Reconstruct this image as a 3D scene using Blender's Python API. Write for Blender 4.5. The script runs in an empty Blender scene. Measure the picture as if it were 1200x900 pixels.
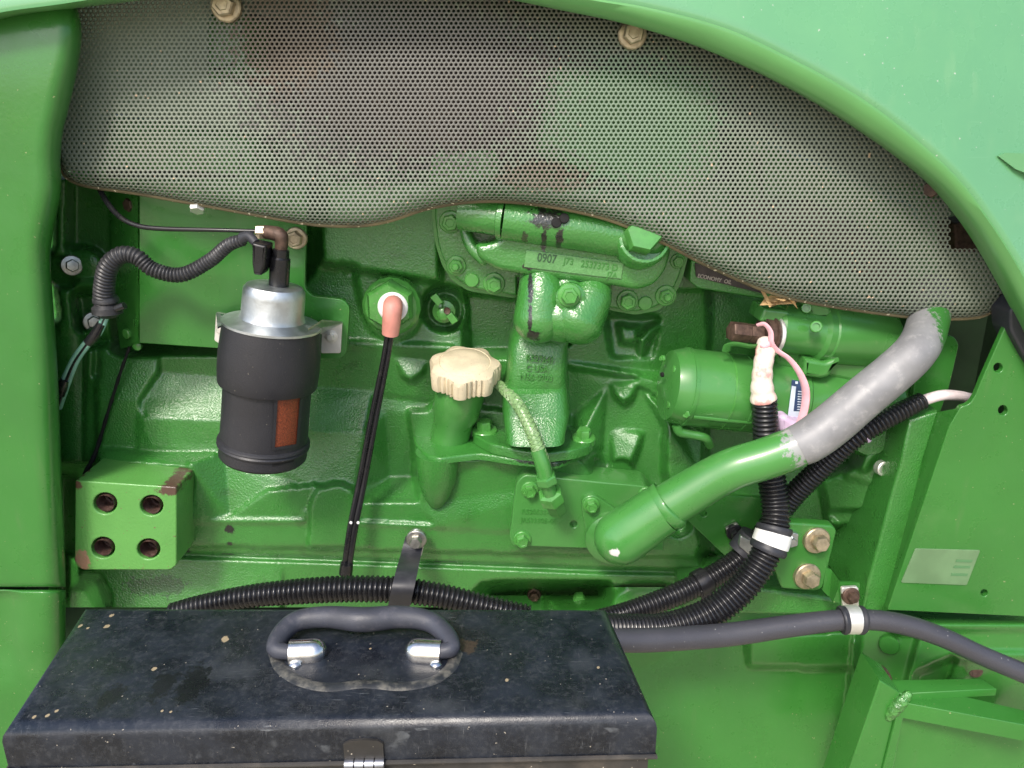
import bpy, math, random
import numpy as np
from mathutils import Vector, Quaternion, Matrix
from mathutils.geometry import tessellate_polygon

random.seed(7); np.random.seed(7)
scene = bpy.context.scene
COL = scene.collection

# ------------------------------------------------------------------ camera
F_PX, PITCH = 924.0, math.radians(18.0)
CAM = np.array([0.0, -1.0, 1.25])
cam_data = bpy.data.cameras.new("camera")
cam = bpy.data.objects.new("camera", cam_data); COL.objects.link(cam)
cam.location = CAM
cam.rotation_euler = (math.pi/2 - PITCH, 0, 0)
cam_data.sensor_fit = 'HORIZONTAL'; cam_data.sensor_width = 36.0
cam_data.lens = 36.0*F_PX/1200.0
cam_data.clip_start = 0.02; cam_data.clip_end = 2000
scene.camera = cam

# ------------------------------------------------------------------ sky, sun, exposure
SUN_EL, SUN_AZ = math.radians(47), math.radians(203)     # veiled sun high behind the camera, a little to its left
world = bpy.data.worlds.new("World"); scene.world = world; world.use_nodes = True
wn = world.node_tree; bg = wn.nodes["Background"]
sky = wn.nodes.new("ShaderNodeTexSky"); sky.sky_type = 'NISHITA'; sky.sun_disc = False
sky.sun_elevation = SUN_EL; sky.sun_rotation = SUN_AZ; sky.dust_density = 3.0; sky.air_density = 1.0
wn.links.new(sky.outputs[0], bg.inputs[0]); bg.inputs[1].default_value = 0.13
sun_d = bpy.data.lights.new("sun", 'SUN'); sun_d.energy = 1.5; sun_d.angle = math.radians(11); sun_d.color = (1, .95, .87)
sun = bpy.data.objects.new("sun", sun_d); COL.objects.link(sun)
sdir = Vector((math.sin(SUN_AZ)*math.cos(SUN_EL), math.cos(SUN_AZ)*math.cos(SUN_EL), math.sin(SUN_EL)))
sun.rotation_euler = sdir.to_track_quat('Z', 'Y').to_euler(); sun.location = (0, 3, 6)
scene.view_settings.view_transform = 'Standard'; scene.view_settings.look = 'None'
scene.view_settings.exposure = 0.96; scene.view_settings.gamma = 1.0

# ------------------------------------------------------------------ measuring helpers (photo pixel + depth -> metres)
SP, CP = math.sin(PITCH), math.cos(PITCH)
def ray(px, py):
    x = (np.asarray(px, float)-600)/F_PX; yv = -(np.asarray(py, float)-450)/F_PX
    return x, CP + yv*SP, -SP + yv*CP
def P(px, py, Y):
    dx, dy, dz = ray(px, py); t = (np.asarray(Y, float)-CAM[1])/dy
    return np.stack(np.broadcast_arrays(CAM[0]+dx*t, CAM[1]+dy*t, CAM[2]+dz*t), -1)
def S(px, py, Y):
    return float((Y-CAM[1])/ray(px, py)[1]/F_PX)
def PZ(px, py, z):
    dx, dy, dz = ray(px, py); t = (z-CAM[2])/dz
    return np.stack(np.broadcast_arrays(CAM[0]+dx*t, CAM[1]+dy*t, CAM[2]+dz*t), -1)

# ------------------------------------------------------------------ materials
def new_mat(name):
    m = bpy.data.materials.new(name); m.use_nodes = True
    nt = m.node_tree; return m, nt, nt.nodes["Principled BSDF"]
def N(nt, typ, **kw):
    n = nt.nodes.new(typ)
    for k, v in kw.items(): setattr(n, k, v)
    return n
def noise(nt, vec, scale, detail=3, rough=.55):
    n = N(nt, "ShaderNodeTexNoise"); n.inputs["Scale"].default_value = scale
    n.inputs["Detail"].default_value = detail; n.inputs["Roughness"].default_value = rough
    nt.links.new(vec, n.inputs["Vector"]); return n.outputs["Fac"]
def mrange(nt, v, a, b, c=0., d=1.):
    n = N(nt, "ShaderNodeMapRange"); n.interpolation_type = 'SMOOTHSTEP'
    for i, x in enumerate((a, b, c, d)): n.inputs[i+1].default_value = x
    nt.links.new(v, n.inputs[0]); return n.outputs[0]
def mixc(nt, fac, a, b):
    n = N(nt, "ShaderNodeMix", data_type='RGBA')
    for s, v in ((0, fac), (6, a), (7, b)):
        if hasattr(v, "is_linked"): nt.links.new(v, n.inputs[s])
        elif s == 0: n.inputs[0].default_value = v
        else: n.inputs[s].default_value = (*v[:3], 1)
    return n.outputs[2]
def math2(nt, op, a, b):
    n = N(nt, "ShaderNodeMath", operation=op)
    for i, v in enumerate((a, b)):
        if hasattr(v, "is_linked"): nt.links.new(v, n.inputs[i])
        else: n.inputs[i].default_value = v
    return n.outputs[0]

def mat(name, col, rough=.4, metal=0., spec=.5, coat=0., coat_rough=.08, var=.12, var_scale=9, bump=(), specks=None, dust=None, spots=(), rvar=.08, scratch=()):
    """procedural paint / rubber / metal: bump=[(scale, metres)], specks=(scale, threshold, colour), dust=(scale, lo, hi, colour, amount),
    spots=[(point, (rx,ry,rz), colour)] chips, stains"""
    m, nt, b = new_mat(name)
    pos = N(nt, "ShaderNodeNewGeometry").outputs["Position"]
    c = tuple(col)
    n1 = noise(nt, pos, var_scale, 4)
    out = mixc(nt, mrange(nt, n1, .3, .7), tuple(x*(1-var) for x in c), tuple(min(1, x*(1+var)) for x in c))
    if dust:
        sc, lo, hi, dc, am = dust
        f = mrange(nt, noise(nt, pos, sc, 6, .65), lo, hi, 0, am)
        out = mixc(nt, f, out, dc)
    for (vs, lo, hi, scol, am) in scratch:                # fine directional scuffs: noise stretched along one axis
        vm = N(nt, 'ShaderNodeVectorMath', operation='MULTIPLY'); nt.links.new(pos, vm.inputs[0]); vm.inputs[1].default_value = vs
        f = math2(nt, 'MULTIPLY', mrange(nt, noise(nt, vm.outputs[0], 1, 3, .5), lo, hi, 0, am), mrange(nt, noise(nt, pos, 18, 2), .45, .65))
        out = mixc(nt, f, out, scol)
    if specks:
        sc, th, scol = specks
        f = mrange(nt, noise(nt, pos, sc, 1, .4), th, th+.03)
        out = mixc(nt, f, out, scol)
    for (pt, rad, scol) in spots:
        v = N(nt, "ShaderNodeVectorMath", operation='SUBTRACT'); nt.links.new(pos, v.inputs[0]); v.inputs[1].default_value = tuple(float(q) for q in pt)
        v2 = N(nt, "ShaderNodeVectorMath", operation='DIVIDE'); nt.links.new(v.outputs[0], v2.inputs[0]); v2.inputs[1].default_value = tuple(rad)
        v3 = N(nt, "ShaderNodeVectorMath", operation='LENGTH'); nt.links.new(v2.outputs[0], v3.inputs[0])
        d = math2(nt, 'ADD', v3.outputs["Value"], math2(nt, 'MULTIPLY', math2(nt, 'SUBTRACT', noise(nt, pos, 140, 4, .7), .5), 2.2))
        out = mixc(nt, mrange(nt, d, 1.03, .68), out, scol)
    nt.links.new(out, b.inputs["Base Color"])
    r = mrange(nt, noise(nt, pos, 30, 4), .3, .7, max(.03, rough-rvar), rough+rvar)
    nt.links.new(r, b.inputs["Roughness"])
    b.inputs["Metallic"].default_value = metal; b.inputs["Specular IOR Level"].default_value = spec
    b.inputs["Coat Weight"].default_value = coat; b.inputs["Coat Roughness"].default_value = coat_rough
    last = None
    for sc, dist in bump:
        bn = N(nt, "ShaderNodeBump"); bn.inputs["Strength"].default_value = 1.0; bn.inputs["Distance"].default_value = dist
        nt.links.new(noise(nt, pos, sc, 3, .5), bn.inputs["Height"])
        if last is not None: nt.links.new(last, bn.inputs["Normal"])
        last = bn.outputs[0]
    if last is not None:
        nt.links.new(last, b.inputs["Normal"]); nt.links.new(last, b.inputs["Coat Normal"])
    return m

GREEN = (.034, .175, .026)
M = {}
M['sheet'] = mat('green_sheet_paint', GREEN, .33, coat=.4, coat_rough=.12, var=.07, bump=((260, .00012),), scratch=(((70, 70, 6), .55, .74, (.075, .18, .05), .4), ((500, 40, 60), .68, .78, (.12, .22, .09), .6)), specks=(330, .77, (.30, .33, .16)), dust=(14, .55, .8, (.10, .25, .07), .25))
M['hood'] = mat('sky_paled_hood_paint', (.115, .325, .140), .3, coat=1, coat_rough=.1, var=.04, var_scale=4, bump=((4, .002),), dust=(5, .45, .75, (.145, .38, .15), .5), scratch=(((70, 70, 7), .52, .72, (.16, .36, .16), .5), ((9, 14, 300), .66, .76, (.25, .45, .25), .5)), specks=(240, .78, (.45, .5, .4)))  # pale mint base has the sky's reflection mixed in; streaks and specks are dust
M['rim'] = mat('green_hood_edge_paint', (.10, .30, .085), .38, coat=.5, var=.05)
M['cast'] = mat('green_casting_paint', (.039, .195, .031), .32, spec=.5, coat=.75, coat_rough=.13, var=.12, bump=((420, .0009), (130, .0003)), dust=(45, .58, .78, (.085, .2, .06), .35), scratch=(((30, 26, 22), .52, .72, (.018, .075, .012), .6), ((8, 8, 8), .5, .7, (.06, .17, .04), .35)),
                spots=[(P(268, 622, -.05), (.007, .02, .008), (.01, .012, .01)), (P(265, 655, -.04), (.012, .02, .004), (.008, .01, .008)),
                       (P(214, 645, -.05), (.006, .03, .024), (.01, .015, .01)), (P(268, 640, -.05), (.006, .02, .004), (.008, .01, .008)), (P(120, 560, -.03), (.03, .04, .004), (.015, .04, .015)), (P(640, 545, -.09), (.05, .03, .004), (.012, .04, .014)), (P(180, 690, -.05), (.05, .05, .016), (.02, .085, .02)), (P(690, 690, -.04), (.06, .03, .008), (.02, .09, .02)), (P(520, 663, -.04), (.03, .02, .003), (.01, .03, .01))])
oil = (.012, .016, .010)
M['manifold'] = mat('green_oil_streaked_paint', (.047, .215, .037), .28, spec=.5, coat=.9, coat_rough=.10, var=.10, bump=((330, .0007), (80, .0006)), dust=(25, .55, .8, (.10, .22, .07), .35),
                    spots=[(P(640, 255, -.1), (.022, .06, .014), oil), (P(655, 278, -.1), (.005, .06, .016), oil), (P(637, 283, -.1), (.004, .06, .016), oil), (P(615, 277, -.1), (.004, .06, .010), (.03, .06, .02)),
                           (P(622, 340, -.1), (.0035, .06, .022), oil), (P(621, 372, -.1), (.003, .06, .020), oil), (P(625, 392, -.1), (.009, .06, .008), oil), (P(622, 315, -.1), (.012, .06, .005), oil)])
M['block_boss'] = mat('green_boss_paint_chipped', (.10, .31, .065), .4, coat=.3, var=.08, bump=((300, .0005),), specks=(260, .74, (.16, .10, .06)),
                      spots=[(P(199, 572, -.1), (.014, .1, .010), (.09, .05, .035)), (P(99, 655, -.1), (.011, .1, .018), (.33, .19, .12)), (P(154, 562, -.1), (.007, .1, .003), (.3, .18, .1)), (P(92, 566, -.1), (.008, .1, .006), (.1, .05, .03))])
M['deep'] = mat('bay_shade_tone', (.010, .03, .009), .6, var=.2)  # near-black tone puts the bay's shade into the colour
M['black'] = mat('black_void_paint', (.004, .004, .004), .8)
M['conduit'] = mat('black_conduit_plastic', (.012, .012, .014), .28, spec=.5, var=.2, rvar=.08, dust=(80, .52, .78, (.05, .047, .042), .45))
M['loom'] = mat('dusty_black_loom', (.03, .03, .033), .42, var=.25, dust=(120, .5, .75, (.12, .12, .12), .5))
M['rubber'] = mat('dark_rubber', (.028, .029, .036), .5, var=.2, dust=(60, .5, .8, (.10, .10, .11), .4))
M['hose'] = mat('grey_black_hose', (.05, .05, .06), .42, var=.12, bump=((500, .0003),), specks=(300, .76, (.25, .25, .25)))
M['canister'] = mat('black_canister_plastic', (.022, .022, .026), .48, var=.2, bump=((700, .0003),), dust=(70, .6, .85, (.13, .12, .10), .4), specks=(420, .77, (.2, .18, .14)))
M['galv'] = mat('galvanised_steel', (.58, .61, .62), .45, metal=1, var=.12, var_scale=60, bump=((400, .0002),))
M['whitezinc'] = mat('bright_zinc_plate', (.80, .79, .74), .45, metal=.75, var=.1, var_scale=40)
M['zinc'] = mat('yellow_zinc_bolt', (.46, .39, .27), .42, metal=.8, var=.25, var_scale=120, dust=(160, .5, .75, (.30, .24, .16), .6))
M['steel'] = mat('grey_bolt_steel', (.45, .44, .40), .38, metal=.9, var=.25, var_scale=120)
M['brownsteel'] = mat('brown_rusted_steel', (.105, .066, .048), .55, metal=.45, var=.35, var_scale=160, bump=((600, .0003),))
M['rust'] = mat('rusty_iron', (.06, .048, .04), .85, var=.4, var_scale=40, bump=((150, .001),), dust=(60, .45, .7, (.16, .12, .09), .7))
M['hole'] = mat('dark_hole_iron', (.09, .05, .04), .5, var=.4, var_scale=200, dust=(160, .5, .7, (.16, .14, .11), .6))
M['boltgreen'] = mat('painted_bolt_green', (.07, .27, .05), .3, coat=.5, var=.12, var_scale=80, dust=(200, .6, .8, (.35, .38, .28), .5))
M['screen'] = mat('dusty_perforated_steel', (.175, .20, .155), .55, metal=.0, var=.12, var_scale=5, dust=(7, .5, .68, (.20, .20, .155), .6), specks=(170, .745, (.55, .40, .26)), spots=[(P(470, 90, -.12), (.19, .3, .11), (.142, .138, .122)), (P(330, 40, -.12), (.06, .3, .06), (.155, .13, .10)), (P(645, 205, -.12), (.07, .3, .018), (.155, .14, .105)), (P(742, 140, -.12), (.10, .3, .075), (.165, .235, .155))])
M['dustrim'] = mat('dusty_brown_edge', (.19, .155, .085), .8, var=.4, var_scale=14, specks=(220, .68, (.75, .66, .48)))
M['cream'] = mat('weathered_cream_plastic', (.62, .535, .37), .62, var=.12, var_scale=50, bump=((500, .0003),), specks=(420, .70, (.42, .33, .2)), dust=(40, .5, .8, (.62, .55, .41), .5))
M['braid'] = mat('painted_braided_hose', (.20, .34, .14), .4, coat=.3, var=.2, var_scale=200, dust=(60, .5, .7, (.45, .48, .35), .4))
M['silverpipe'] = mat('worn_bare_pipe', (.235, .235, .24), .55, metal=.15, var=.15, var_scale=25, dust=(70, .5, .75, (.42, .41, .40), .6), spots=[(P(1103, 384, -.12), (.022, .08, .032), GREEN)])
M['pipegreen'] = mat('green_pipe_paint', (.058, .23, .046), .33, coat=.5, coat_rough=.14, var=.10, dust=(30, .6, .8, (.3, .32, .2), .35), spots=[(P(719, 643, -.17), (.006, .06, .006), (.72, .70, .66)), (P(945, 515, -.19), (.024, .05, .034), (.30, .31, .30))])
M['pinkrubber'] = mat('faded_pink_rubber', (.62, .26, .21), .5, var=.15, var_scale=60, dust=(80, .5, .8, (.55, .35, .28), .5))
M['pinkstrap'] = mat('pink_plastic_strap', (.85, .47, .52), .4, var=.15, var_scale=50)
M['lilac'] = mat('lilac_rubber_cap', (.62, .48, .66), .55, var=.1, var_scale=50)
M['tape'] = mat('white_tape_pink_stained', (.78, .68, .58), .5, var=.06, var_scale=60, dust=(34, .5, .6, (.70, .30, .27), .9), bump=((150, .0012),))
M['whitepaint'] = mat('white_plastic', (.80, .80, .78), .4, var=.05)
M['whitecable'] = mat('white_cable', (.72, .62, .62), .45, var=.1, var_scale=60)
M['pvcgreen'] = mat('pale_green_wire', (.20, .42, .33), .4, var=.1)
M['amber'] = mat('amber_window', (.20, .042, .014), .5, var=.35, var_scale=600, bump=((900, .0005),), dust=(800, .48, .7, (.045, .018, .012), .7))
ZL = float(P(420, 710, -.33)[2])
def fleck(x, y, r): return (PZ(x, y, ZL), (r*.8, r*1.0, .02), (.34, .27, .17))
M['box'] = mat('dark_blue_black_box_paint', (.011, .014, .021), .34, var=.35, var_scale=30, rvar=.14, bump=((900, .0002), (60, .0002)), dust=(210, .45, .75, (.065, .069, .076), .42), specks=(330, .765, (.30, .27, .22)),
               scratch=(((60, 900, 60), .62, .75, (.13, .14, .15), .8), ((900, 90, 60), .64, .76, (.12, .125, .13), .7), ((26, 22, 20), .5, .7, (.05, .055, .062), .6)),
               spots=[fleck(264, 749, .0045), fleck(131, 721, .003), fleck(125, 734, .003), fleck(94, 733, .0025), fleck(181, 784, .0025), fleck(103, 736, .0015), fleck(40, 840, .002), fleck(66, 833, .002), fleck(56, 838, .002), fleck(200, 834, .0015), fleck(190, 833, .0015), fleck(594, 797, .002), fleck(701, 782, .002), fleck(434, 760, .0015),
                      (PZ(225, 803, ZL), (.014, .028, .03), (.006, .007, .009)), (PZ(192, 802, ZL), (.013, .02, .03), (.007, .008, .01)), (PZ(130, 816, ZL), (.011, .016, .03), (.007, .008, .01)), (PZ(545, 757, ZL), (.012, .012, .03), (.05, .036, .028))])
M['boxbody'] = mat('dirty_black_box_side', (.030, .028, .026), .5, var=.3, var_scale=25, dust=(18, .48, .72, (.12, .10, .08), .5), specks=(300, .745, (.4, .35, .28)))
M['boxdust'] = mat('dust_worn_ridge', (.022, .025, .029), .55, var=.3, var_scale=60, dust=(75, .42, .66, (.16, .15, .125), .75))
M['handle'] = mat('dark_handle_plastic', (.045, .048, .062), .48, var=.15, var_scale=40, dust=(90, .5, .8, (.15, .14, .15), .5), bump=((900, .0002),))
M['chrome'] = mat('chromed_steel', (.78, .77, .75), .22, metal=1, var=.1, var_scale=60, dust=(150, .55, .75, (.35, .25, .18), .5))
M['darkchrome'] = mat('tarnished_steel', (.30, .31, .34), .35, metal=1, var=.2, var_scale=80)
M['plate'] = mat('pale_data_plate', (.13, .23, .11), .4, var=.1, var_scale=30)
M['platemark'] = mat('plate_marks', (.10, .24, .10), .5)
M['blue'] = mat('navy_blue_sticker', (.03, .06, .14), .4, var=.1)
M['palelabel'] = mat('pale_sticker', (.62, .70, .78), .4, var=.06)
M['ground'] = mat('pale_dry_earth', (.40, .35, .25), .9, var=.2, var_scale=1.2, bump=((40, .01),))
M['leaf'] = mat('dry_leaf', (.50, .33, .15), .7, var=.4, var_scale=90)
M['weld'] = mat('weld_blob_paint', (.055, .205, .04), .3, coat=.6, var=.3, var_scale=120, bump=((200, .003),))
M['signbrown'] = mat('dusty_dark_plate', (.05, .04, .038), .6, var=.3, var_scale=90)
M['textpale'] = mat('pale_worn_lettering', (.42, .38, .34), .6)
M['castpad'] = mat('pale_green_text_pad', (.10, .27, .085), .35, coat=.4, var=.12, var_scale=60, bump=((330, .0006),))
M['textgreen'] = mat('green_raised_lettering', (.040, .20, .03), .35, coat=.4)
M['dkletter'] = mat('dark_worn_lettering', (.03, .09, .035), .5)

# ------------------------------------------------------------------ object helpers
WORLD_LOC = {}
def empty(name, loc, label, cat, group=None):
    o = bpy.data.objects.new(name, None); COL.objects.link(o); o.empty_display_size = .05
    o.location = [float(v) for v in loc]; o['label'] = label; o['category'] = cat
    if group: o['group'] = group
    WORLD_LOC[o] = np.array(loc, float); return o
def obj(name, verts, faces, material, parent=None, sharp=40, label=None, kind=None):
    verts = np.asarray(verts, float)
    c = (verts.min(0)+verts.max(0))/2
    me = bpy.data.meshes.new(name)
    me.from_pydata((verts-c).tolist(), [], [list(map(int, f)) for f in faces]); me.validate()
    me.materials.append(M[material] if isinstance(material, str) else material)
    me.shade_smooth()
    if sharp is not None: me.set_sharp_from_angle(angle=math.radians(sharp))
    return place(name, me, c, parent, label, kind)
def place(name, me, c, parent=None, label=None, kind=None):
    o = bpy.data.objects.new(name, me); COL.objects.link(o)
    if parent is not None:
        o.parent = parent; o.location = Vector(np.asarray(c)-WORLD_LOC[parent])
    else: o.location = Vector(c)
    WORLD_LOC[o] = np.asarray(c, float)
    if label: o['label'] = label
    if kind: o['kind'] = kind
    return o
class G:
    def __init__(s): s.v = []; s.f = []
    def add(s, v, f):
        b = len(s.v); s.v.extend([tuple(map(float, p)) for p in v]); s.f.extend([[int(i)+b for i in q] for q in f]); return s
    def obj(s, name, material, parent=None, **kw): return obj(name, s.v, s.f, material, parent, **kw)
def catmull(pts, n):
    pts = np.asarray(pts, float)
    if len(pts) == 2:
        t = np.linspace(0, 1, n)[:, None]; return pts[0]*(1-t)+pts[1]*t
    p = np.vstack([2*pts[0]-pts[1], pts, 2*pts[-1]-pts[-2]])
    out = []; k = len(pts)-1
    for u in np.linspace(0, k, n):
        i = min(int(u), k-1); t = u-i
        a, b, c, d = p[i], p[i+1], p[i+2], p[i+3]
        out.append(.5*((2*b)+(-a+c)*t+(2*a-5*b+4*c-d)*t*t+(-a+3*b-3*c+d)*t**3))
    return np.array(out)
def smooth_poly(pts, n, closed=True):
    """Catmull-Rom through a closed px outline"""
    pts = [tuple(p) for p in pts]
    q = catmull(pts[-2:]+pts+pts[:3], n*(len(pts)+4)+1)
    return [tuple(v) for v in q[n*2:n*(len(pts)+2)]]
def round_poly(pts, r, n=4):
    """corner rounding of a px polygon; r px, number or list"""
    out = []; k = len(pts)
    for i in range(k):
        p = np.array(pts[i], float); a = np.array(pts[i-1], float); b = np.array(pts[(i+1) % k], float)
        rr = r[i] if isinstance(r, (list, tuple)) else r
        da = np.linalg.norm(a-p); db = np.linalg.norm(b-p); rr = min(rr, da*.45, db*.45)
        if rr < .2: out.append(tuple(p)); continue
        s = p+(a-p)/da*rr; e = p+(b-p)/db*rr
        for t in np.linspace(0, 1, n+1): out.append(tuple((1-t)**2*s+2*t*(1-t)*p+t*t*e))
    return out
def circle(cx, cy, r, n=20, ry=None):
    ry = ry or r
    return [(cx+r*math.cos(a), cy+ry*math.sin(a)) for a in np.linspace(0, 2*math.pi, n, endpoint=False)]
def area2(p): p = np.asarray(p); x, y = p[:, 0], p[:, 1]; return .5*np.sum(x*np.roll(y, -1)-np.roll(x, -1)*y)
def offset2(p, d):
    """inward offset of a CCW 2D polygon"""
    p = np.asarray(p, float); e0 = p-np.roll(p, 1, 0); e1 = np.roll(p, -1, 0)-p
    n0 = np.stack([-e0[:, 1], e0[:, 0]], 1); n1 = np.stack([-e1[:, 1], e1[:, 0]], 1)
    n0 /= np.linalg.norm(n0, axis=1)[:, None]+1e-12; n1 /= np.linalg.norm(n1, axis=1)[:, None]+1e-12
    n = n0+n1; l = np.linalg.norm(n, axis=1)[:, None]+1e-9; n /= l
    cosv = np.clip((n*n0).sum(1), .45, 1)[:, None]
    return p+n*d/cosv
def tess(loops):
    flat = [[Vector((q[0], q[1], 0)) for q in l] for l in loops]
    return tessellate_polygon(flat)
BEV = ((1., 0.), (.62, .08), (.3, .3), (.08, .62), (0., 1.))
def prism_data(outline, Yf, Yb, bevel=.0015, holes=(), back=True, tilt=(0, 0)):
    """px outline at depth Yf pushed straight back to Yb; rounded front edge; holes = [(px outline, bottom depth or None)]"""
    def xz(poly): w = P([q[0] for q in poly], [q[1] for q in poly], Yf); return w[:, [0, 2]]
    o2 = xz(outline)
    if area2(o2) < 0: o2 = o2[::-1]
    cen = o2.mean(0)
    g = G(); rings_front = []; loops2 = []
    def build(l2, sgn, yend):
        rings = []
        for ins, dep in (BEV if bevel > 0 else ((0, 0),)):
            q = offset2(l2, sgn*ins*bevel); rings.append((q, Yf+dep*bevel))
        rings.append((l2, yend))
        n = len(l2); base = len(g.v)
        for q, y in rings:
            for a in q: g.v.append((a[0], y+(tilt[0]*(a[0]-cen[0])+tilt[1]*(a[1]-cen[1])), a[1]))
        for r in range(len(rings)-1):
            for i in range(n):
                j = (i+1) % n; a = base+r*n
                f = [a+i, a+j, a+n+j, a+n+i]
                g.f.append(f if sgn > 0 else f[::-1])
        return rings[0][0], base, base+(len(rings)-1)*n, n
    r0, b0, e0, n0 = build(o2, 1, Yb)
    loops = [r0]; idx = list(range(b0, b0+n0)); bidx = list(range(e0, e0+n0)); bl = [o2]
    for hp, hy in holes:
        h2 = xz(hp)
        if area2(h2) < 0: h2 = h2[::-1]
        r1, b1, e1, n1 = build(h2, -1, Yb if hy is None else hy)
        loops.append(r1); idx += list(range(b1, b1+n1))
        if hy is not None: g.f.append(list(range(e1, e1+n1)))
    for t in tess(loops):
        a, b, c = (idx[i] for i in t); va, vb, vc = (np.array(g.v[i]) for i in (a, b, c))
        nn = np.cross(vb-va, vc-va)
        g.f.append([a, b, c] if nn[1] < 0 else [a, c, b])
    if back and all(h[1] is not None for h in holes): g.f.append(bidx)
    return g
def prism(name, outline, Yf, Yb, material, parent, bevel=.0015, holes=(), tilt=(0, 0), label=None, sharp=40):
    return prism_data(outline, Yf, Yb, bevel, holes, True, tilt).obj(name, material, parent, label=label, sharp=sharp)
def frames(path):
    path = np.asarray(path, float); t = np.gradient(path, axis=0); t /= np.linalg.norm(t, axis=1)[:, None]+1e-12
    up = np.array([0, -1., 0])
    if abs(t[0] @ up) > .9: up = np.array([1., 0, 0])
    n = up-t[0]*(up @ t[0]); n /= np.linalg.norm(n); ns = [n]
    for i in range(1, len(path)):
        n = ns[-1]-t[i]*(ns[-1] @ t[i]); n /= np.linalg.norm(n)+1e-12; ns.append(n)
    ns = np.array(ns); return t, ns, np.cross(t, ns)
def tube_data(path, radii, seg=14, cap=True, flat=1.0, roundcap=(0, 0)):
    path = np.asarray(path, float); radii = np.broadcast_to(np.asarray(radii, float), (len(path),)).copy()
    for end in (0, 1):
        if roundcap[end]:
            i = 0 if end == 0 else -1
            d = path[0]-path[1] if end == 0 else path[-1]-path[-2]; d /= np.linalg.norm(d); r = radii[i]
            a = np.linspace(0, math.pi/2*.96, 7)[1:]
            ex = path[i]+np.outer(np.sin(a)*r*roundcap[end], d); er = r*np.cos(a)
            if end == 0: path = np.vstack([ex[::-1], path]); radii = np.r_[er[::-1], radii]
            else: path = np.vstack([path, ex]); radii = np.r_[radii, er]
    t, n, b = frames(path); ang = np.linspace(0, 2*math.pi, seg, endpoint=False)
    g = G()
    for i in range(len(path)):
        for a in ang: g.v.append(tuple(path[i]+radii[i]*(math.cos(a)*n[i]*flat+math.sin(a)*b[i])))
    for i in range(len(path)-1):
        for j in range(seg):
            k = (j+1) % seg; g.f.append([i*seg+j, i*seg+k, (i+1)*seg+k, (i+1)*seg+j])
    if cap: g.f.append(list(range(seg))[::-1]); g.f.append([(len(path)-1)*seg+j for j in range(seg)])
    return g
def px_path(pts, n):
    """pts (px,py,Y[,rpx]) -> world path and radii in metres"""
    q = catmull(pts, n); w = P(q[:, 0], q[:, 1], q[:, 2])
    r = np.array([a[3]*S(a[0], a[1], a[2]) for a in q]) if q.shape[1] > 3 else None
    return w, r
def tube(name, pts, material, parent, n=40, seg=14, label=None, roundcap=(0, 0), flat=1.0):
    w, r = px_path(pts, n); return tube_data(w, r, seg, True, flat, roundcap).obj(name, material, parent, label=label, sharp=50)
def resample(path, radii, step):
    d = np.r_[0, np.cumsum(np.linalg.norm(np.diff(path, axis=0), axis=1))]
    s = np.arange(0, d[-1], step)
    return np.stack([np.interp(s, d, path[:, k]) for k in range(3)], 1), np.interp(s, d, radii), s
def conduit_data(pts, pitch, depth, seg=16):
    """corrugated tube: pitch and depth in metres"""
    w, r = px_path(pts, 200); w, r, s = resample(w, r, pitch/6)
    ph = (s/pitch) % 1
    prof = np.clip(np.minimum(ph, 1-ph)*4-.35, 0, 1)
    return tube_data(w, r-depth+depth*prof, seg)
def conduit(name, pts, pitch, depth, material, parent, seg=16, label=None):
    return conduit_data(pts, pitch, depth, seg).obj(name, material, parent, label=label, sharp=60)
def lathe_data(origin, axis, profile, seg=32, cap=True, start=None):
    o = np.array(origin, float); a = np.array(axis, float); a /= np.linalg.norm(a)
    h = np.array([0, -1., 0]) if abs(a[1]) < .9 else np.array([1., 0, 0])
    n = h-a*(h @ a); n /= np.linalg.norm(n); b = np.cross(a, n); g = G()
    for r, t in profile:
        for k in range(seg):
            th = 2*math.pi*k/seg; g.v.append(tuple(o+a*t+r*(math.cos(th)*n+math.sin(th)*b)))
    for i in range(len(profile)-1):
        for j in range(seg):
            k = (j+1) % seg; g.f.append([i*seg+j, i*seg+k, (i+1)*seg+k, (i+1)*seg+j])
    if cap: g.f.append(list(range(seg))[::-1]); g.f.append([(len(profile)-1)*seg+j for j in range(seg)])
    return g
def lathe(name, origin, axis, profile, material, parent, seg=32, label=None, sharp=40):
    return lathe_data(origin, axis, profile, seg).obj(name, material, parent, label=label, sharp=sharp)
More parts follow.
